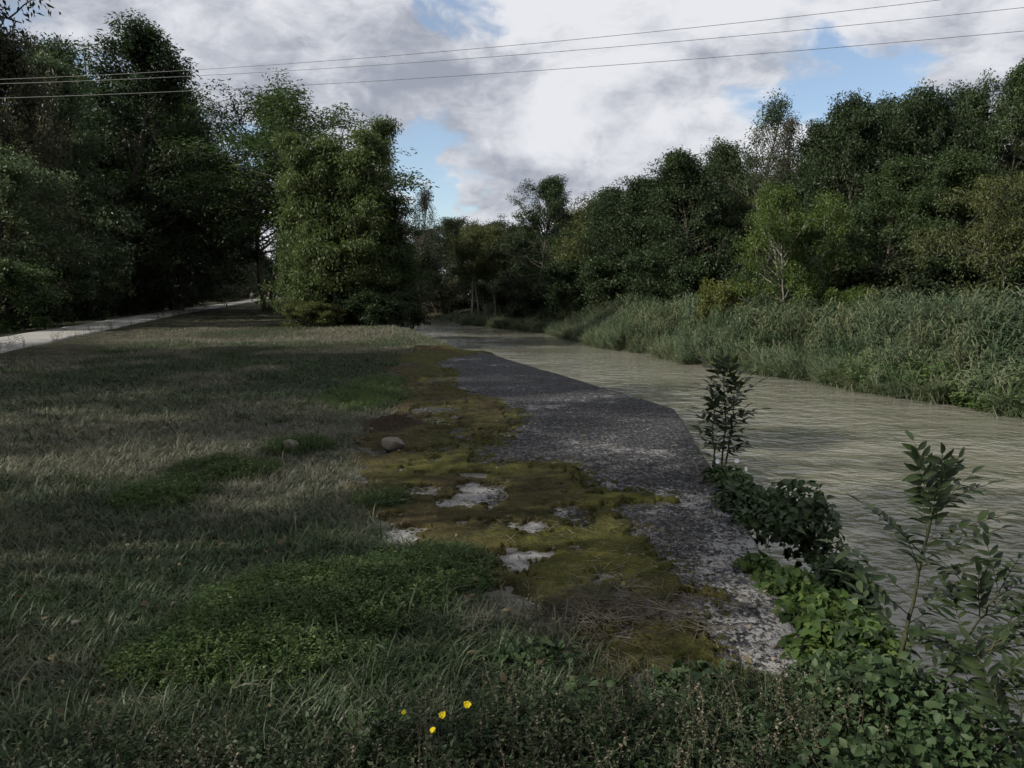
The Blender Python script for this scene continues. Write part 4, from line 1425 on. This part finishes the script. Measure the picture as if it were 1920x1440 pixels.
    tag(o, 'small fallen leaves scattered on moss and lawn', 'litter', kind='stuff')
    y = rng.uniform(2.4, 16, 60000); x = rng.uniform(-2.2, 2.2, 60000)
    d = bare_d(x, y)
    k = (d < .01) & (d > -.22) & (rng.random(60000) < np.exp(d * 11)) & (x < Lx(y) - .35) & (x > moss_left(y)); x, y = x[k][:4200], y[k][:4200]
    n = len(x)
    s = rng.uniform(.35, 1.1, n) * np.clip(y / 7, .6, 1.6)
    rot = np.stack([rng.normal(size=n) * .1, rng.normal(size=n) * .1, rng.random(n) * 6.283], -1)
    o = scatter('moss_cushions', 'moss_cushion', np.stack([x, y, np.full(n, -.003)], -1), rot, np.stack([s, s * 1.1, s * .8], -1), rng.random(n))
    tag(o, 'little moss cushions breaking up the edges of the bare concrete', 'moss', kind='stuff')
    n = 34
    gx, gy, _ = G(1150, 1165)
    a = rng.normal(size=n) * .19; b = rng.normal(size=n) * .17
    x = gx + a * .8 + b * .35; y = gy - a * .35 + b
    s = rng.uniform(.6, 1.2, n)
    hz = .03 + .10 * np.exp(-(a / .3) ** 2 - (b / .2) ** 2) * rng.random(n)
    rot = np.stack([rng.normal(size=n) * .15, rng.normal(size=n) * .15, rng.random(n) * 6.283], -1)
    o = scatter('cut_stem_heap', 'cut_stems', np.stack([x, y, hz], -1), rot, np.stack([s, s, s], -1), rng.random(n) * .7)
    tag(o, 'loose heap of dry grey cut stems on the moss near the ivy', 'litter', kind='stuff')


lawn()


def right_bank():
    rng = np.random.default_rng(8)
    n = 8000
    y = 4 + 66 * rng.random(n) ** 1.15
    d = rng.uniform(0.25, 7.2, n)
    x = Rx(y) - wob_r(y) + d
    low = sst(y, 51, 54) * (1 - sst(y, 70, 73))           # open grassy spit by the pale trunks
    k = rng.random(n) > low * (d > 0.0) * .97
    x, y, d = x[k], y[k], d[k]; n = len(x)
    s = rng.uniform(.55, 1.1, n) * (0.50 + .42 * sst(d, .0, 2.4)) * (1 - .10 * sst(d, 4, 7)) * (1 - .18 * sst(y, 26, 40)) * (.50 + .75 * fbm(x * .6, y * .6, 19, 3))
    ph = rng.random(n) * 6.283
    wx = -.5 * (1 - sst(d, .1, 1.6)) + rng.normal(size=n) * .22 + .5 * (fbm(x * .8, y * .8, 71, 2) - .5)
    wy = rng.normal(size=n) * .22 + .5 * (fbm(x * .8 + 40, y * .8, 72, 2) - .5)
    rot = np.stack([wx * np.sin(ph) - wy * np.cos(ph), wx * np.cos(ph) + wy * np.sin(ph), ph], -1)
    tint = np.clip(.17 + .6 * (fbm(x * .5, y * .5, 29, 3) - .35) + rng.normal(size=n) * .30, 0, 1)
    o = scatter('reed_bed', 'reed', np.stack([x, y, ground_z(x, y)], -1), rot, np.stack([s, s, s], -1), tint)
    tag(o, 'dense grey-green reed bed lining the right bank', 'reeds', kind='stuff')
    n = 2200
    y = 4 + 60 * rng.random(n) ** 1.2
    d = rng.uniform(-.15, .95, n)
    x = Rx(y) - wob_r(y) + d
    k = fbm(x * .5, y * .6, 92, 3) > .36
    x, y, d = x[k], y[k], d[k]; n = len(x)
    s = rng.uniform(.6, 1.3, n)
    ph = rng.random(n) * 6.283
    rot = np.stack([-.4 * np.sin(ph) + rng.normal(size=n) * .15, -.4 * np.cos(ph) + rng.normal(size=n) * .15, ph], -1)
    o = scatter('bank_sedge', 'sedge', np.stack([x, y, np.maximum(ground_z(x, y), WATER) + .05], -1), rot, np.stack([s, s, s], -1), np.clip(.35 + rng.normal(size=n) * .2, 0, 1))
    tag(o, 'arching sedge drooping over the waterline of the right bank', 'sedge', kind='stuff')
    n = 800
    y = 5 + 18 * rng.random(n)
    d = rng.uniform(-.1, 1.1, n)
    x = Rx(y) - wob_r(y) + d
    k = (fbm(x * .5, y * .5, 192, 3) > .42) & (y < 21); x, y, d = x[k], y[k], d[k]; n = len(x)
    s = rng.uniform(.6, 1.4, n) * (1 + .5 * d)
    rot = np.stack([rng.normal(size=n) * .2, -.3 + rng.normal(size=n) * .2, rng.random(n) * 6.283], -1)
    o = scatter('bank_herbs', 'bank_herb', np.stack([x, y, np.maximum(ground_z(x, y), WATER)], -1), rot, np.stack([s, s, s], -1), np.clip(.4 + rng.normal(size=n) * .2, 0, 1))
    tag(o, 'bright leafy herbs at the foot of the reeds, lower right bank', 'weeds', kind='stuff')
    n = 2600
    y = rng.uniform(50, 74, n); x = Rx(y) + rng.uniform(-.2, 9, n)
    s = rng.uniform(1.0, 2.4, n)
    rot = np.stack([rng.normal(size=n) * .1, rng.normal(size=n) * .1, rng.random(n) * 6.283], -1)
    o = scatter('far_bank_grass', 'grass_far', np.stack([x, y, ground_z(x, y)], -1), rot, np.stack([s, s, s], -1), np.clip(.35 + rng.normal(size=n) * .2, 0, 1))
    tag(o, 'rough grass on the low far bank around the pale trunks', 'grass', kind='stuff')


right_bank()


def rough_left_bank():
    """grass on the left bank between quay end and clump, and dead growth under the clump"""
    rng = np.random.default_rng(18)
    n = 1500
    y = rng.uniform(20.6, 40, n)
    x = Lx(y) - .25 - 1.3 * rng.random(n) ** 1.5
    s = rng.uniform(.6, 1.3, n)
    rot = np.stack([rng.normal(size=n) * .15, rng.normal(size=n) * .15, rng.random(n) * 6.283], -1)
    o = scatter('bank_edge_grass', 'grass_far', np.stack([x, y, ground_z(x, y)], -1), rot, np.stack([s, s, s], -1), np.clip(.55 + rng.normal(size=n) * .25, 0, 1))
    tag(o, 'pale dry grass fringing the left bank beyond the quay', 'grass', kind='stuff')


rough_left_bank()

# ================================================================== stones, soil
def stone(name, px, py, size, label, seed, rot, sink=0.25, z=0.0):
    rng = np.random.default_rng(seed)
    import bmesh
    bm = bmesh.new()
    bmesh.ops.create_icosphere(bm, subdivisions=4, radius=1.0)
    planes = [(norm(rng.normal(size=3)), rng.uniform(.55, .8)) for _ in range(13)]
    for v in bm.verts:
        c = np.array(v.co)
        for nrm, d in planes:
            e = c @ nrm - d
            if e > 0: c = c - nrm * e * .8
        c = c * (1 + .05 * (vnoise(c[0] * 3 + 9, c[1] * 3 + c[2] * 2, seed) - .5) + .025 * (vnoise(c[0] * 11 + 9, c[1] * 11 + c[2] * 7, seed) - .5))
        v.co = c
    me = bpy.data.meshes.new(name)
    bm.to_mesh(me); bm.free()
    me.polygons.foreach_set('use_smooth', np.ones(len(me.polygons), bool))
    me.materials.append(MATS['stone'])
    gx, gy, _ = G(px, py)
    o = obj(name, me, None, (gx, gy + size[1] * .8, z + size[2] * (1 - sink)), rot, size)
    tag(o, label, 'stone')
    return o


stone('boulder', 731, 850, (0.145, 0.11, 0.088), 'rounded pale boulder lying on the moss edge beside the soil mound', 4, (0.05, 0.05, 0.3), 0.12)
stone('tilted_stone', 544, 853, (0.10, 0.07, 0.085), 'tilted pale stone half hidden in the grass left of the boulder', 9, (0.2, 0.5, 0.4), 0.3)
for i, (px, py, s, lb) in enumerate([(697, 812, .02, 'small white pebble in front of the dark soil mound'), (748, 853, .016, 'white pebble at the right foot of the boulder'),
                                     (140, 1188, .022, 'white pebble in the grass of the left foreground'), (500, 1206, .018, 'white pebble among bright weeds in the foreground'), (250, 1436, .02, 'white pebble at the bottom edge of the lawn')]):
    stone('pebble', px, py, (s * 1.4, s, s * .8), lb, 30 + i, (0, .2, i), 0.1, .03)


def soil_mound():
    gx, gy, _ = G(735, 800)
    n, k = 22, 46
    V = []
    for i in range(n):
        for j in range(k):
            r = i / (n - 1); a = j / k * 6.2832
            rr = r * (1 + .3 * (vnoise(math.cos(a) * 1.5 + 4, math.sin(a) * 1.5 + 4, 3) - .5))
            x, y = math.cos(a) * rr * .36, math.sin(a) * rr * .55
            h = .10 * (1 - r * r) * (0.15 + 1.5 * float(fbm(x * 6 + 3, y * 5, 12, 4))) + (float(fbm(x * 30, y * 30, 13, 3)) - .5) * .05
            V.append((x, y, h * (1 - r ** 4) - .01 * r - .015))
    idx = np.arange(n * k).reshape(n, k); nx = np.roll(idx, -1, 1)
    f = np.stack([idx[:-1], idx[1:], nx[1:], nx[:-1]], -1).reshape(-1, 4)
    o = obj('soil_mound', mesh_np('soil_mound', V, f, MATS['bare_soil'], smooth=True), None, (gx, gy, .05))
    tag(o, 'low mound of dark bare soil behind the boulder', 'soil mound')


soil_mound()


# ================================================================== leaves of the near plants
def leaf_mesh(name, prof, L, mat, fold=.3, droop=.25, wave=0.0):
    """leaf from half-width stations (t, w): midrib lower than the rims, tip drooping; lies along +Y"""
    V = []
    for t, wv in prof:
        z = -droop * L * t * t
        V += [(-wv * L, t * L, z + wv * L * fold), (0, t * L, z), (wv * L, t * L, z + wv * L * fold)]
    f = []
    for i in range(len(prof) - 1):
        a, b = 3 * i, 3 * i + 3
        f += [(a, a + 1, b + 1, b), (a + 1, a + 2, b + 2, b + 1)]
    return mesh_np(name, V, np.array(f), mat, {'rnd': np.full(len(V), wave)})


LANCE = [(0, .01), (.12, .10), (.32, .175), (.55, .175), (.78, .105), (.92, .045), (1, .004)]
OVATE = [(0, .02), (.08, .22), (.25, .36), (.45, .37), (.65, .27), (.84, .13), (1, .004)]
IVY = [(0, .03), (.02, .28), (.14, .44), (.26, .36), (.36, .50), (.48, .33), (.62, .24), (.80, .13), (1, .004)]


def leaf_set(key, prof, L, mat, n=5):
    r = np.random.default_rng(len(key))
    return [leaf_mesh(key, prof, L, MATS[mat], r.uniform(.15, .5), r.uniform(.05, .4), i / max(1, n - 1)) for i in range(n)]


LEAF = dict(leaflet=leaf_set('leaflet', LANCE, .072, 'sapling_leaf'), leaflet_far=leaf_set('leaflet_far', LANCE, .125, 'sapling_leaf'), ivy=leaf_set('ivy', IVY, .075, 'ivy_leaf'), ivy_bright=leaf_set('ivy_b', IVY, .062, 'ivy_bright'),
            bramble=leaf_set('bramble', OVATE, .085, 'bramble_leaf'))


def orient(d, up):
    """euler that turns +Y to d with +Z near up"""
    y = Vector(d).normalized()
    x = y.cross(Vector(up)).normalized()
    z = x.cross(y)
    from mathutils import Matrix
    return Matrix((x, y, z)).transposed().to_euler()


def sapling(name, label, stems, seed, frond_L, leaflets, leaf_key, fronds_per, from_t=0.2, stem_r=.006, cat='sapling'):
    """woody shoot > stem, fronds (> leaflets)"""
    rng = np.random.default_rng(seed)
    base = np.array(stems[0][0])
    e = empty(name, tuple(base)); tag(e, label, cat)
    for si, st in enumerate(stems):
        pts = np.array(st) - base
        # smooth the stem line
        tt = np.linspace(0, 1, 14); src = np.linspace(0, 1, len(pts))
        pl = np.stack([np.interp(tt, src, pts[:, q]) for q in range(3)], -1) + rng.normal(size=(14, 3)) * .004
        V, f = tubes([[(p, stem_r * (1 - .75 * i / 13) + .0012) for i, p in enumerate(pl)]], 6)
        obj('stem', mesh_np('stem', V, f, MATS['stem_green'], smooth=True), e)
        nf = fronds_per[si]
        for i in range(nf):
            t = from_t + (1 - from_t) * (i + .3 * rng.random()) / max(1, nf - 1)
            t = min(.999, t); k = t * 13; j = min(12, int(k))
            p = pl[j] + (pl[j + 1] - pl[j]) * (k - j)
            ax = norm(pl[j + 1] - pl[j])
            az = i * 2.6 + rng.normal() * .35 + si
            side = np.array([math.cos(az), math.sin(az) * .7, 0])
            upw = 0.45 + 1.0 * t * t + rng.normal() * .12
            d = norm(side + ax * upw)
            L = frond_L * rng.uniform(.75, 1.1) * (0.75 + .5 * math.sin(math.pi * min(1, t * .85)))
            if i == nf - 1: d = norm(ax + rng.normal(size=3) * .1); L *= .7
            rac = bend_line((0, 0, 0), d, L, 6, rng, .03, -.06)
            V, f = tubes([[(q, .0016 * (1 - .6 * m / 6) + .0005) for m, q in enumerate(rac)]], 4)
            fr = obj('frond', mesh_np('frond', V, f, MATS['stem_green']), e, tuple(p))
            up = np.array([0, 0, 1.0]) if abs(d[2]) < .85 else np.array([0, -1.0, .2])
            pairs = leaflets // 2
            sd = norm(np.cross(d, up))
            for q in range(pairs):
                tq = .22 + .70 * (q + .2) / pairs
                kk = tq * 6; jj = min(5, int(kk)); pp = rac[jj] + (rac[jj + 1] - rac[jj]) * (kk - jj)
                for sg in (-1, 1):
                    dl = norm(sd * sg + d * rng.uniform(.45, .8) + np.array([0, 0, rng.normal() * .22]))
                    s = (L / .2) ** .5 * .88 * rng.uniform(.8, 1.1) * (1 - .3 * abs(tq - .5))
                    obj('leaflet', LEAF[leaf_key][rng.integers(5)], fr, tuple(pp), orient(dl, up + rng.normal(size=3) * .25), s)
            obj('leaflet', LEAF[leaf_key][rng.integers(5)], fr, tuple(rac[-1]), orient(norm(rac[-1] - rac[-2]), up), (L / .2) ** .5 * .8)
    return e


def W3(px, py, Y):
    yc = (720 - py) / F
    fy = CP + yc * SP
    return ((px - 960) / F * Y / fy, Y, zat(py, Y))


sapling('tall_sapling', 'tall dark sapling with feather-like leaves standing against the water, lower right', [[W3(1640, 1370, 2.55), W3(1680, 1250, 2.55), W3(1706, 1150, 2.55), W3(1735, 1020, 2.58), W3(1768, 915, 2.6)]],
        41, .23, 12, 'leaflet', [28], .12, .0085)
sapling('right_sapling', 'shorter branching sapling at the right picture edge beside the tall one', [[W3(1735, 1400, 2.4), W3(1780, 1265, 2.42), W3(1830, 1170, 2.44), W3(1876, 1105, 2.45)], [W3(1780, 1265, 2.42), W3(1850, 1220, 2.35), W3(1910, 1160, 2.35)]],
        42, .19, 10, 'leaflet', [18, 9], .15, .005)
sapling('corner_sapling', 'leafy sapling in the bottom right corner in front of the water', [[W3(1800, 1480, 2.15), W3(1840, 1380, 2.15), W3(1875, 1270, 2.15)], [W3(1800, 1480, 2.15), W3(1885, 1400, 2.1), W3(1935, 1310, 2.1)]],
        43, .15, 10, 'leaflet', [9, 8], .25, .0045)
sapling('quay_sapling', 'bushy sapling growing from the quay wall beside white bindweed flowers', [[W3(1352, 872, 6.8), W3(1362, 790, 6.8), W3(1356, 700, 6.8)], [W3(1360, 872, 6.85), W3(1372, 800, 6.85), W3(1376, 735, 6.85)], [W3(1342, 872, 6.75), W3(1334, 810, 6.75), W3(1340, 770, 6.75)]],
        44, .22, 6, 'leaflet_far', [30, 18, 10], .1, .008)


# ---- ivy, bramble and other leafy growth along the quay edge
def leafy_mass(name, label, cat, centers, n_obj, n_stuff, keys, seed, stuff_mat, leaf_L, stems=8, obj_scale=1.0):
    """thing > each of the largest leaves, the small rest in one part, stems. centers: list of (x,y,z, rx,ry,rz)"""
    rng = np.random.default_rng(seed)
    C = np.array(centers, float)
    base = np.array([C[:, 0].mean(), C[:, 1].mean(), max(-.9, (C[:, 2] - C[:, 5]).min())])
    e = empty(name, tuple(base)); tag(e, label, cat)
    vol = C[:, 3] * C[:, 4]

    def pick(n, shell):
        ci = rng.choice(len(C), n, p=vol / vol.sum())
        o = rnd_unit(rng, n)
        o[:, 2] = np.where(rng.random(n) < .8, np.abs(o[:, 2]), o[:, 2])
        r = (shell + (1 - shell) * rng.random(n)) if shell else rng.random(n) ** .5
        return C[ci, :3] + o * r[:, None] * C[ci, 3:], o
    P, o = pick(n_stuff, 0)
    D = norm(o * .5 + rnd_unit(rng, n_stuff) + np.array([0, -.1, -.35]))
    s = rng.uniform(.55, 1.15, n_stuff)
    V, f, r = leaf_hex(P - base, D, rnd_unit(rng, n_stuff) * .6 + np.array([0, -.2, .9]), leaf_L * s, leaf_L * .78 * s, rng)
    tag(obj('foliage', mesh_np('foliage', V, f, MATS[stuff_mat], {'rnd': r}), e), kind='stuff')
    segs = []
    for i in range(stems):
        c = C[rng.integers(len(C))]
        p0 = np.array([c[0] + rng.normal() * c[3] * .3, c[1] + rng.normal() * c[4] * .3, c[2] - c[5] * .7]) - base
        ln = bend_line(p0, norm(rnd_unit(rng, 1)[0] + np.array([0, 0, .8])), c[5] * rng.uniform(.8, 1.5), 6, rng, .2, -.05)
        segs.append([(q, .003 * (1 - .6 * m / 6)) for m, q in enumerate(ln)])
    V, f = tubes(segs, 4)
    obj('stem', mesh_np('stem', V, f, MATS['stem_green'], smooth=True), e)
    P, o = pick(n_obj, .82)
    for i in range(n_obj):
        d = norm(o[i] * .35 + rnd_unit(rng, 1)[0] * .8 + np.array([0, -.25, -.3]))
        up = norm(o[i] * .7 + np.array([0, -.25, .8]) + rnd_unit(rng, 1)[0] * .35)
        kk = keys[rng.integers(len(keys))]
        obj('leaf', LEAF[kk][rng.integers(5)], e, tuple(P[i] - base), orient(d, up), rng.uniform(.55, 1.1) * obj_scale)
    return e


def mound(px, py, rx, ry, rz, z=0.0):
    x, y, _ = G(px, py, z)
    return (x, y, z, rx, ry, rz)


leafy_mass('ivy_bush', 'dark ivy bush spilling over the quay edge behind the bright ivy', 'ivy',
           [mound(1365, 905, .20, .45, .10), mound(1400, 950, .24, .38, .15), mound(1440, 985, .22, .30, .17), (2.02, 5.15, .02, .26, .34, .26), (2.12, 5.05, -.25, .20, .30, .35)],
           260, 2600, ['ivy'], 51, 'ivy_leaf', .06)
leafy_mass('ivy_bush', 'small dark ivy tuft hanging over the water right of the bare concrete', 'ivy',
           [(1.92, 4.18, -.12, .17, .22, .17), (2.0, 4.1, -.38, .15, .2, .25)], 90, 900, ['ivy'], 52, 'ivy_leaf', .055)
leafy_mass('bright_ivy', 'bright yellow-green sunlit ivy strip along the quay edge', 'ivy',
           [mound(1425, 1070, .12, .2, .06), mound(1480, 1105, .16, .2, .10), mound(1530, 1160, .18, .2, .12), mound(1590, 1200, .18, .18, .14), mound(1525, 1230, .12, .14, .08), (1.46, 3.2, .08, .16, .18, .16), (1.55, 3.05, .0, .16, .2, .2)],
           260, 2400, ['ivy_bright', 'ivy_bright', 'ivy'], 53, 'ivy_bright', .05)
leafy_mass('bramble_thicket', 'dark broad-leaved thicket filling the bottom right corner below the saplings', 'bramble',
           [mound(1480, 1330, .2, .2, .11), mound(1580, 1310, .24, .22, .17), mound(1680, 1370, .26, .22, .2), (1.28, 2.45, .1, .26, .22, .26), (1.5, 2.35, .0, .25, .25, .3), mound(1430, 1430, .22, .18, .16),
            (1.05, 2.05, .08, .25, .2, .22), (1.35, 2.1, .1, .25, .2, .28)], 300, 5200, ['bramble', 'ivy', 'bramble'], 54, 'bramble_leaf', .036, 8, .58)
leafy_mass('trailing_bramble', 'trailing bramble sprays creeping over the concrete at the bottom middle', 'bramble',
           [mound(1270, 1300, .16, .12, .06), mound(1330, 1345, .14, .12, .08), mound(1230, 1400, .16, .14, .10), mound(1320, 1275, .2, .1, .05), mound(1100, 1330, .16, .14, .12)], 90, 420, ['bramble'], 55, 'bramble_leaf', .05, 14)
leafy_mass('bramble_sprig', 'small broad-leaved sprig left of the yellow flowers at the bottom edge', 'bramble',
           [(-.47, 2.42, .10, .10, .08, .06)], 9, 12, ['bramble'], 56, 'bramble_leaf', .04, 3)
leafy_mass('weed_plant', 'leafy dark green weed mound among the herbs above the yellow flowers', 'weed',
           [mound(1010, 1250, .22, .14, .10), mound(800, 1255, .25, .12, .07)], 60, 500, ['bramble'], 57, 'bramble_leaf', .045, 8, .75)


# ---- white bindweed flowers
def bindweed(px, py, Y, label, rot):
    V, f = [], []
    n = 14
    for i, (r, z) in enumerate([(.002, .026), (.007, .03), (.014, .036), (.027, .042), (.032, .040)]):
        for j in range(n):
            a = j / n * 6.2832
            rr = r * (1 + (.07 * math.cos(5 * a) if i > 2 else 0))
            V.append((math.cos(a) * rr, math.sin(a) * rr, z))
    idx = np.arange(5 * n).reshape(5, n); nx = np.roll(idx, -1, 1)
    f = np.stack([idx[:-1], nx[:-1], nx[1:], idx[1:]], -1).reshape(-1, 4)
    p = W3(px, py, Y)
    e = empty('bindweed_flower', p, rot, (.65, .65, .65)); tag(e, label, 'flower', 'white bindweed flowers on the quay edge')
    obj('trumpet', mesh_np('trumpet', V, f, MATS['petal_white'], smooth=True), e)
    TV, TF = tubes([[(np.array([0, 0, -.05]), .0018), (np.array([.004, 0, -.02]), .0018), (np.array([0, 0, .004]), .003)]], 5)
    obj('stalk', mesh_np('stalk', TV, TF, MATS['stem_green'], smooth=True), e)


bindweed(1343, 866, 6.45, 'white bindweed flower left of the bushy quay sapling\'s foot', (1.2, 0, .2))
bindweed(1382, 866, 6.45, 'white bindweed flower at the middle of the sapling\'s foot', (1.0, 0, -.4))
bindweed(1394, 880, 6.4, 'white bindweed flower lowest and farthest right', (1.3, 0, .7))


# ---- yellow flowers
def yellow_flower(px, py, Y, size, label, rot, seed):
    rng = np.random.default_rng(seed)
    p = np.array(W3(px, py, Y))
    gz = max(0.0, float(ground_z(np.array([p[0]]), np.array([Y]))[0]))
    e = empty('yellow_flower', (p[0] + .02, Y + .01, gz)); tag(e, label, 'flower', 'yellow flowers at the bottom of the picture')
    top = p - np.array([p[0] + .02, Y + .01, gz])
    ln = [np.array([0, 0, -.01]), np.array([.01, .005, top[2] * .4]), np.array([.0, 0, top[2] * .75]), top]
    TV, TF = tubes([[(q, .0022 - .0003 * i) for i, q in enumerate(ln)]], 5)
    obj('stem', mesh_np('stem', TV, TF, MATS['stem_green'], smooth=True), e)
    hd = empty('flower_head', tuple(top), rot); hd.parent = e
    # disc and calyx
    V, n = [], 10
    rings = [(.0, -.010), (.004, -.009), (.006, -.003), (.0055, .002), (.003, .004), (0, .005)]
    for r, z in rings:
        for j in range(n):
            V.append((math.cos(j / n * 6.2832) * r, math.sin(j / n * 6.2832) * r, z))
    idx = np.arange(len(V)).reshape(-1, n); nx = np.roll(idx, -1, 1)
    obj('disc', mesh_np('disc', V, np.stack([idx[:-1], nx[:-1], nx[1:], idx[1:]], -1).reshape(-1, 4), MATS['petal_yellow'], smooth=True), hd)
    pv = [(-.0014, .003, 0), (.0014, .003, 0), (.0032, size * .6, .003), (.0028, size, .0015), (-.0028, size, .0015), (-.0032, size * .6, .003), (0, size * .6, .0015), (0, .003, -.0008), (0, size * .97, .0005)]
    pf = [np.array([(7, 1, 2, 6), (6, 2, 3, 8), (0, 7, 6, 5), (5, 6, 8, 4)])]
    pm = mesh_np('petal', pv, pf, MATS['petal_yellow'])
    for k in range(15):
        obj('petal', pm, hd, (0, 0, .001 * (k % 2)), (rng.uniform(.1, .45), rng.normal() * .1, k / 15 * 6.2832 + rng.normal() * .08), rng.uniform(.8, 1.08))
    return e


yellow_flower(757, 1336, 2.2, .008, 'smallest and leftmost yellow flower at the bottom edge', (.7, .1, 0), 1)
yellow_flower(829, 1341, 2.17, .0125, 'large yellow flower left of the topmost one', (.65, 0, .3), 2)
yellow_flower(876, 1322, 2.2, .013, 'topmost and rightmost yellow flower', (.6, .2, 0), 3)
yellow_flower(812, 1369, 2.12, .010, 'lowest yellow flower, facing left', (.5, -.5, 0), 4)


# ---- overhead wires
def wire(pa, Ya, pb, Yb, label, ext=(0.55, 0.45), sag=.25):
    a = np.array(W3(*pa, Ya)); b = np.array(W3(*pb, Yb))
    d = b - a
    n = 60
    pts = []
    for i in range(n + 1):
        t = -ext[0] + (1 + ext[0] + ext[1]) * i / n
        p = a + d * t
        p[2] += sag * ((t - .5) ** 2 * 4 - 1)
        pts.append((p, .008))
    V, f = tubes([pts], 5)
    tag(obj('overhead_wire', mesh_np('overhead_wire', V, f, MATS['wire'], smooth=True)), label, 'wire', 'overhead wires across the sky')


wire((1760, 0), 22.6, (140, 143), 30.2, 'uppermost of the three overhead wires', (.7, .3))
wire((1920, 14), 22.0, (150, 152), 30.0, 'middle one of the three overhead wires', (.6, .3))
wire((1920, 58), 22.0, (0, 184), 30.5, 'lowest of the three overhead wires', (.6, .2))


# ---- short post by the path
def post():
    V, n = [], 8
    for r, z in [(.07, -.15), (.068, .2), (.066, .40), (.05, .44), (0.0, .45)]:
        for j in range(n):
            a = j / n * 6.2832
            V.append((math.cos(a) * r * (1 + .1 * math.sin(3 * a)), math.sin(a) * r, z))
    idx = np.arange(len(V)).reshape(-1, n); nx = np.roll(idx, -1, 1)
    x = xat(419, 82)
    o = obj('path_post', mesh_np('path_post', V, np.stack([idx[:-1], nx[:-1], nx[1:], idx[1:]], -1).reshape(-1, 4), MATS['post_wood']), None, (Px(80.0) + .15, 80, 0))
    tag(o, 'short dark post at the near edge of the far path', 'post')


post()


# ---- two people far down the path
def skin_mesh(name, chains, mat, parent, sub=1):
    """chains: list of polylines [(x,y,z,r)]; the first vertex of later chains is an index into the first points (joined)"""
    V, E, R, idx = [], [], [], {}
    for ch in chains:
        prev = None
        for (x, y, z, r) in ch:
            key = (round(x, 4), round(y, 4), round(z, 4))
            if key not in idx:
                idx[key] = len(V); V.append((x, y, z)); R.append(r)
            if prev is not None: E.append((prev, idx[key]))
            prev = idx[key]
    me = bpy.data.meshes.new(name)
    me.from_pydata(V, E, [])
    me.materials.append(mat)
    o = obj(name, me, parent)
    md = o.modifiers.new('skin', 'SKIN')
    for i, sv in enumerate(me.skin_vertices[0].data):
        sv.radius = (R[i], R[i] * .85)
        sv.use_root = (i == 0)
    o.modifiers.new('smooth', 'SUBSURF').levels = sub
    o.modifiers['smooth'].render_levels = sub
    return o


def person(x, y, label, top_mat, leg_mat, rotz, stride):
    e = empty('person', (x, y, .04), (0, 0, rotz)); tag(e, label, 'person')
    s = stride
    pel = (0, 0, .93, .125)
    torso = [pel, (0, .01, 1.10, .125), (0, .02, 1.28, .15), (0, .02, 1.42, .12), (0, .03, 1.50, .055), (0, .05, 1.57, .075), (0, .05, 1.66, .095), (0, .04, 1.74, .06)]
    legL = [pel, (.095, 0, .86, .095), (.10, .10 * s, .50, .065), (.10, .20 * s - .03, .10, .042), (.10, .20 * s + .12, .035, .035)]
    legR = [pel, (-.095, 0, .86, .095), (-.10, -.02 * s + .04, .50, .065), (-.10, -.24 * s, .12, .042), (-.10, -.24 * s + .13, .04, .035)]
    sh = (0, .02, 1.42, .12)
    armL = [sh, (.19, .02, 1.40, .06), (.24, -.06 * s, 1.13, .045), (.23, .02, .88, .034), (.22, .06, .78, .035)]
    armR = [sh, (-.19, .02, 1.40, .06), (-.24, .08 * s, 1.13, .045), (-.23, .18 * s, .90, .034), (-.22, .22 * s, .81, .035)]
    skin_mesh('body', [torso, legL, legR, armL, armR], MATS['skin'], e)
    up = lambda ch, k, d: [(a, b, c, r + d) for a, b, c, r in ch][:k]
    skin_mesh('top', [up(torso, 4, .022), [(a, b, c, r + .02) for a, b, c, r in armL[:3]][0:0] + [(*sh[:3], sh[3] + .022)] + [(a, b, c, r + .018) for a, b, c, r in armL[1:3]],
                      [(*sh[:3], sh[3] + .022)] + [(a, b, c, r + .018) for a, b, c, r in armR[1:3]]], MATS[top_mat], e)
    skin_mesh('trousers', [[(*pel[:3], pel[3] + .02)] + [(a, b, c, r + .02) for a, b, c, r in legL[1:4]], [(*pel[:3], pel[3] + .02)] + [(a, b, c, r + .02) for a, b, c, r in legR[1:4]]], MATS[leg_mat], e)
    skin_mesh('hair', [[(0, .0, 1.62, .06), (0, .01, 1.69, .10), (0, .03, 1.765, .06)]], MATS['hair'], e)
    for sgn, leg in ((1, legL), (-1, legR)):
        a, b = leg[3], leg[4]
        skin_mesh('shoe', [[(a[0], a[1] - .03, a[2] - .05, .045), (b[0], b[1] - .06, b[2], .045), (b[0], b[1] + .03, b[2] - .005, .035)]], MATS['cloth_dark'], e)


person(xat(472, 124), 124, 'walker in a pale top and dark trousers far down the path, the nearer of two', 'cloth_pale', 'cloth_dark', .3, 1.0)
person(xat(504, 185), 185, 'tiny darker-clothed walker at the far end of the path', 'cloth_blue', 'cloth_dark', .3, .6)
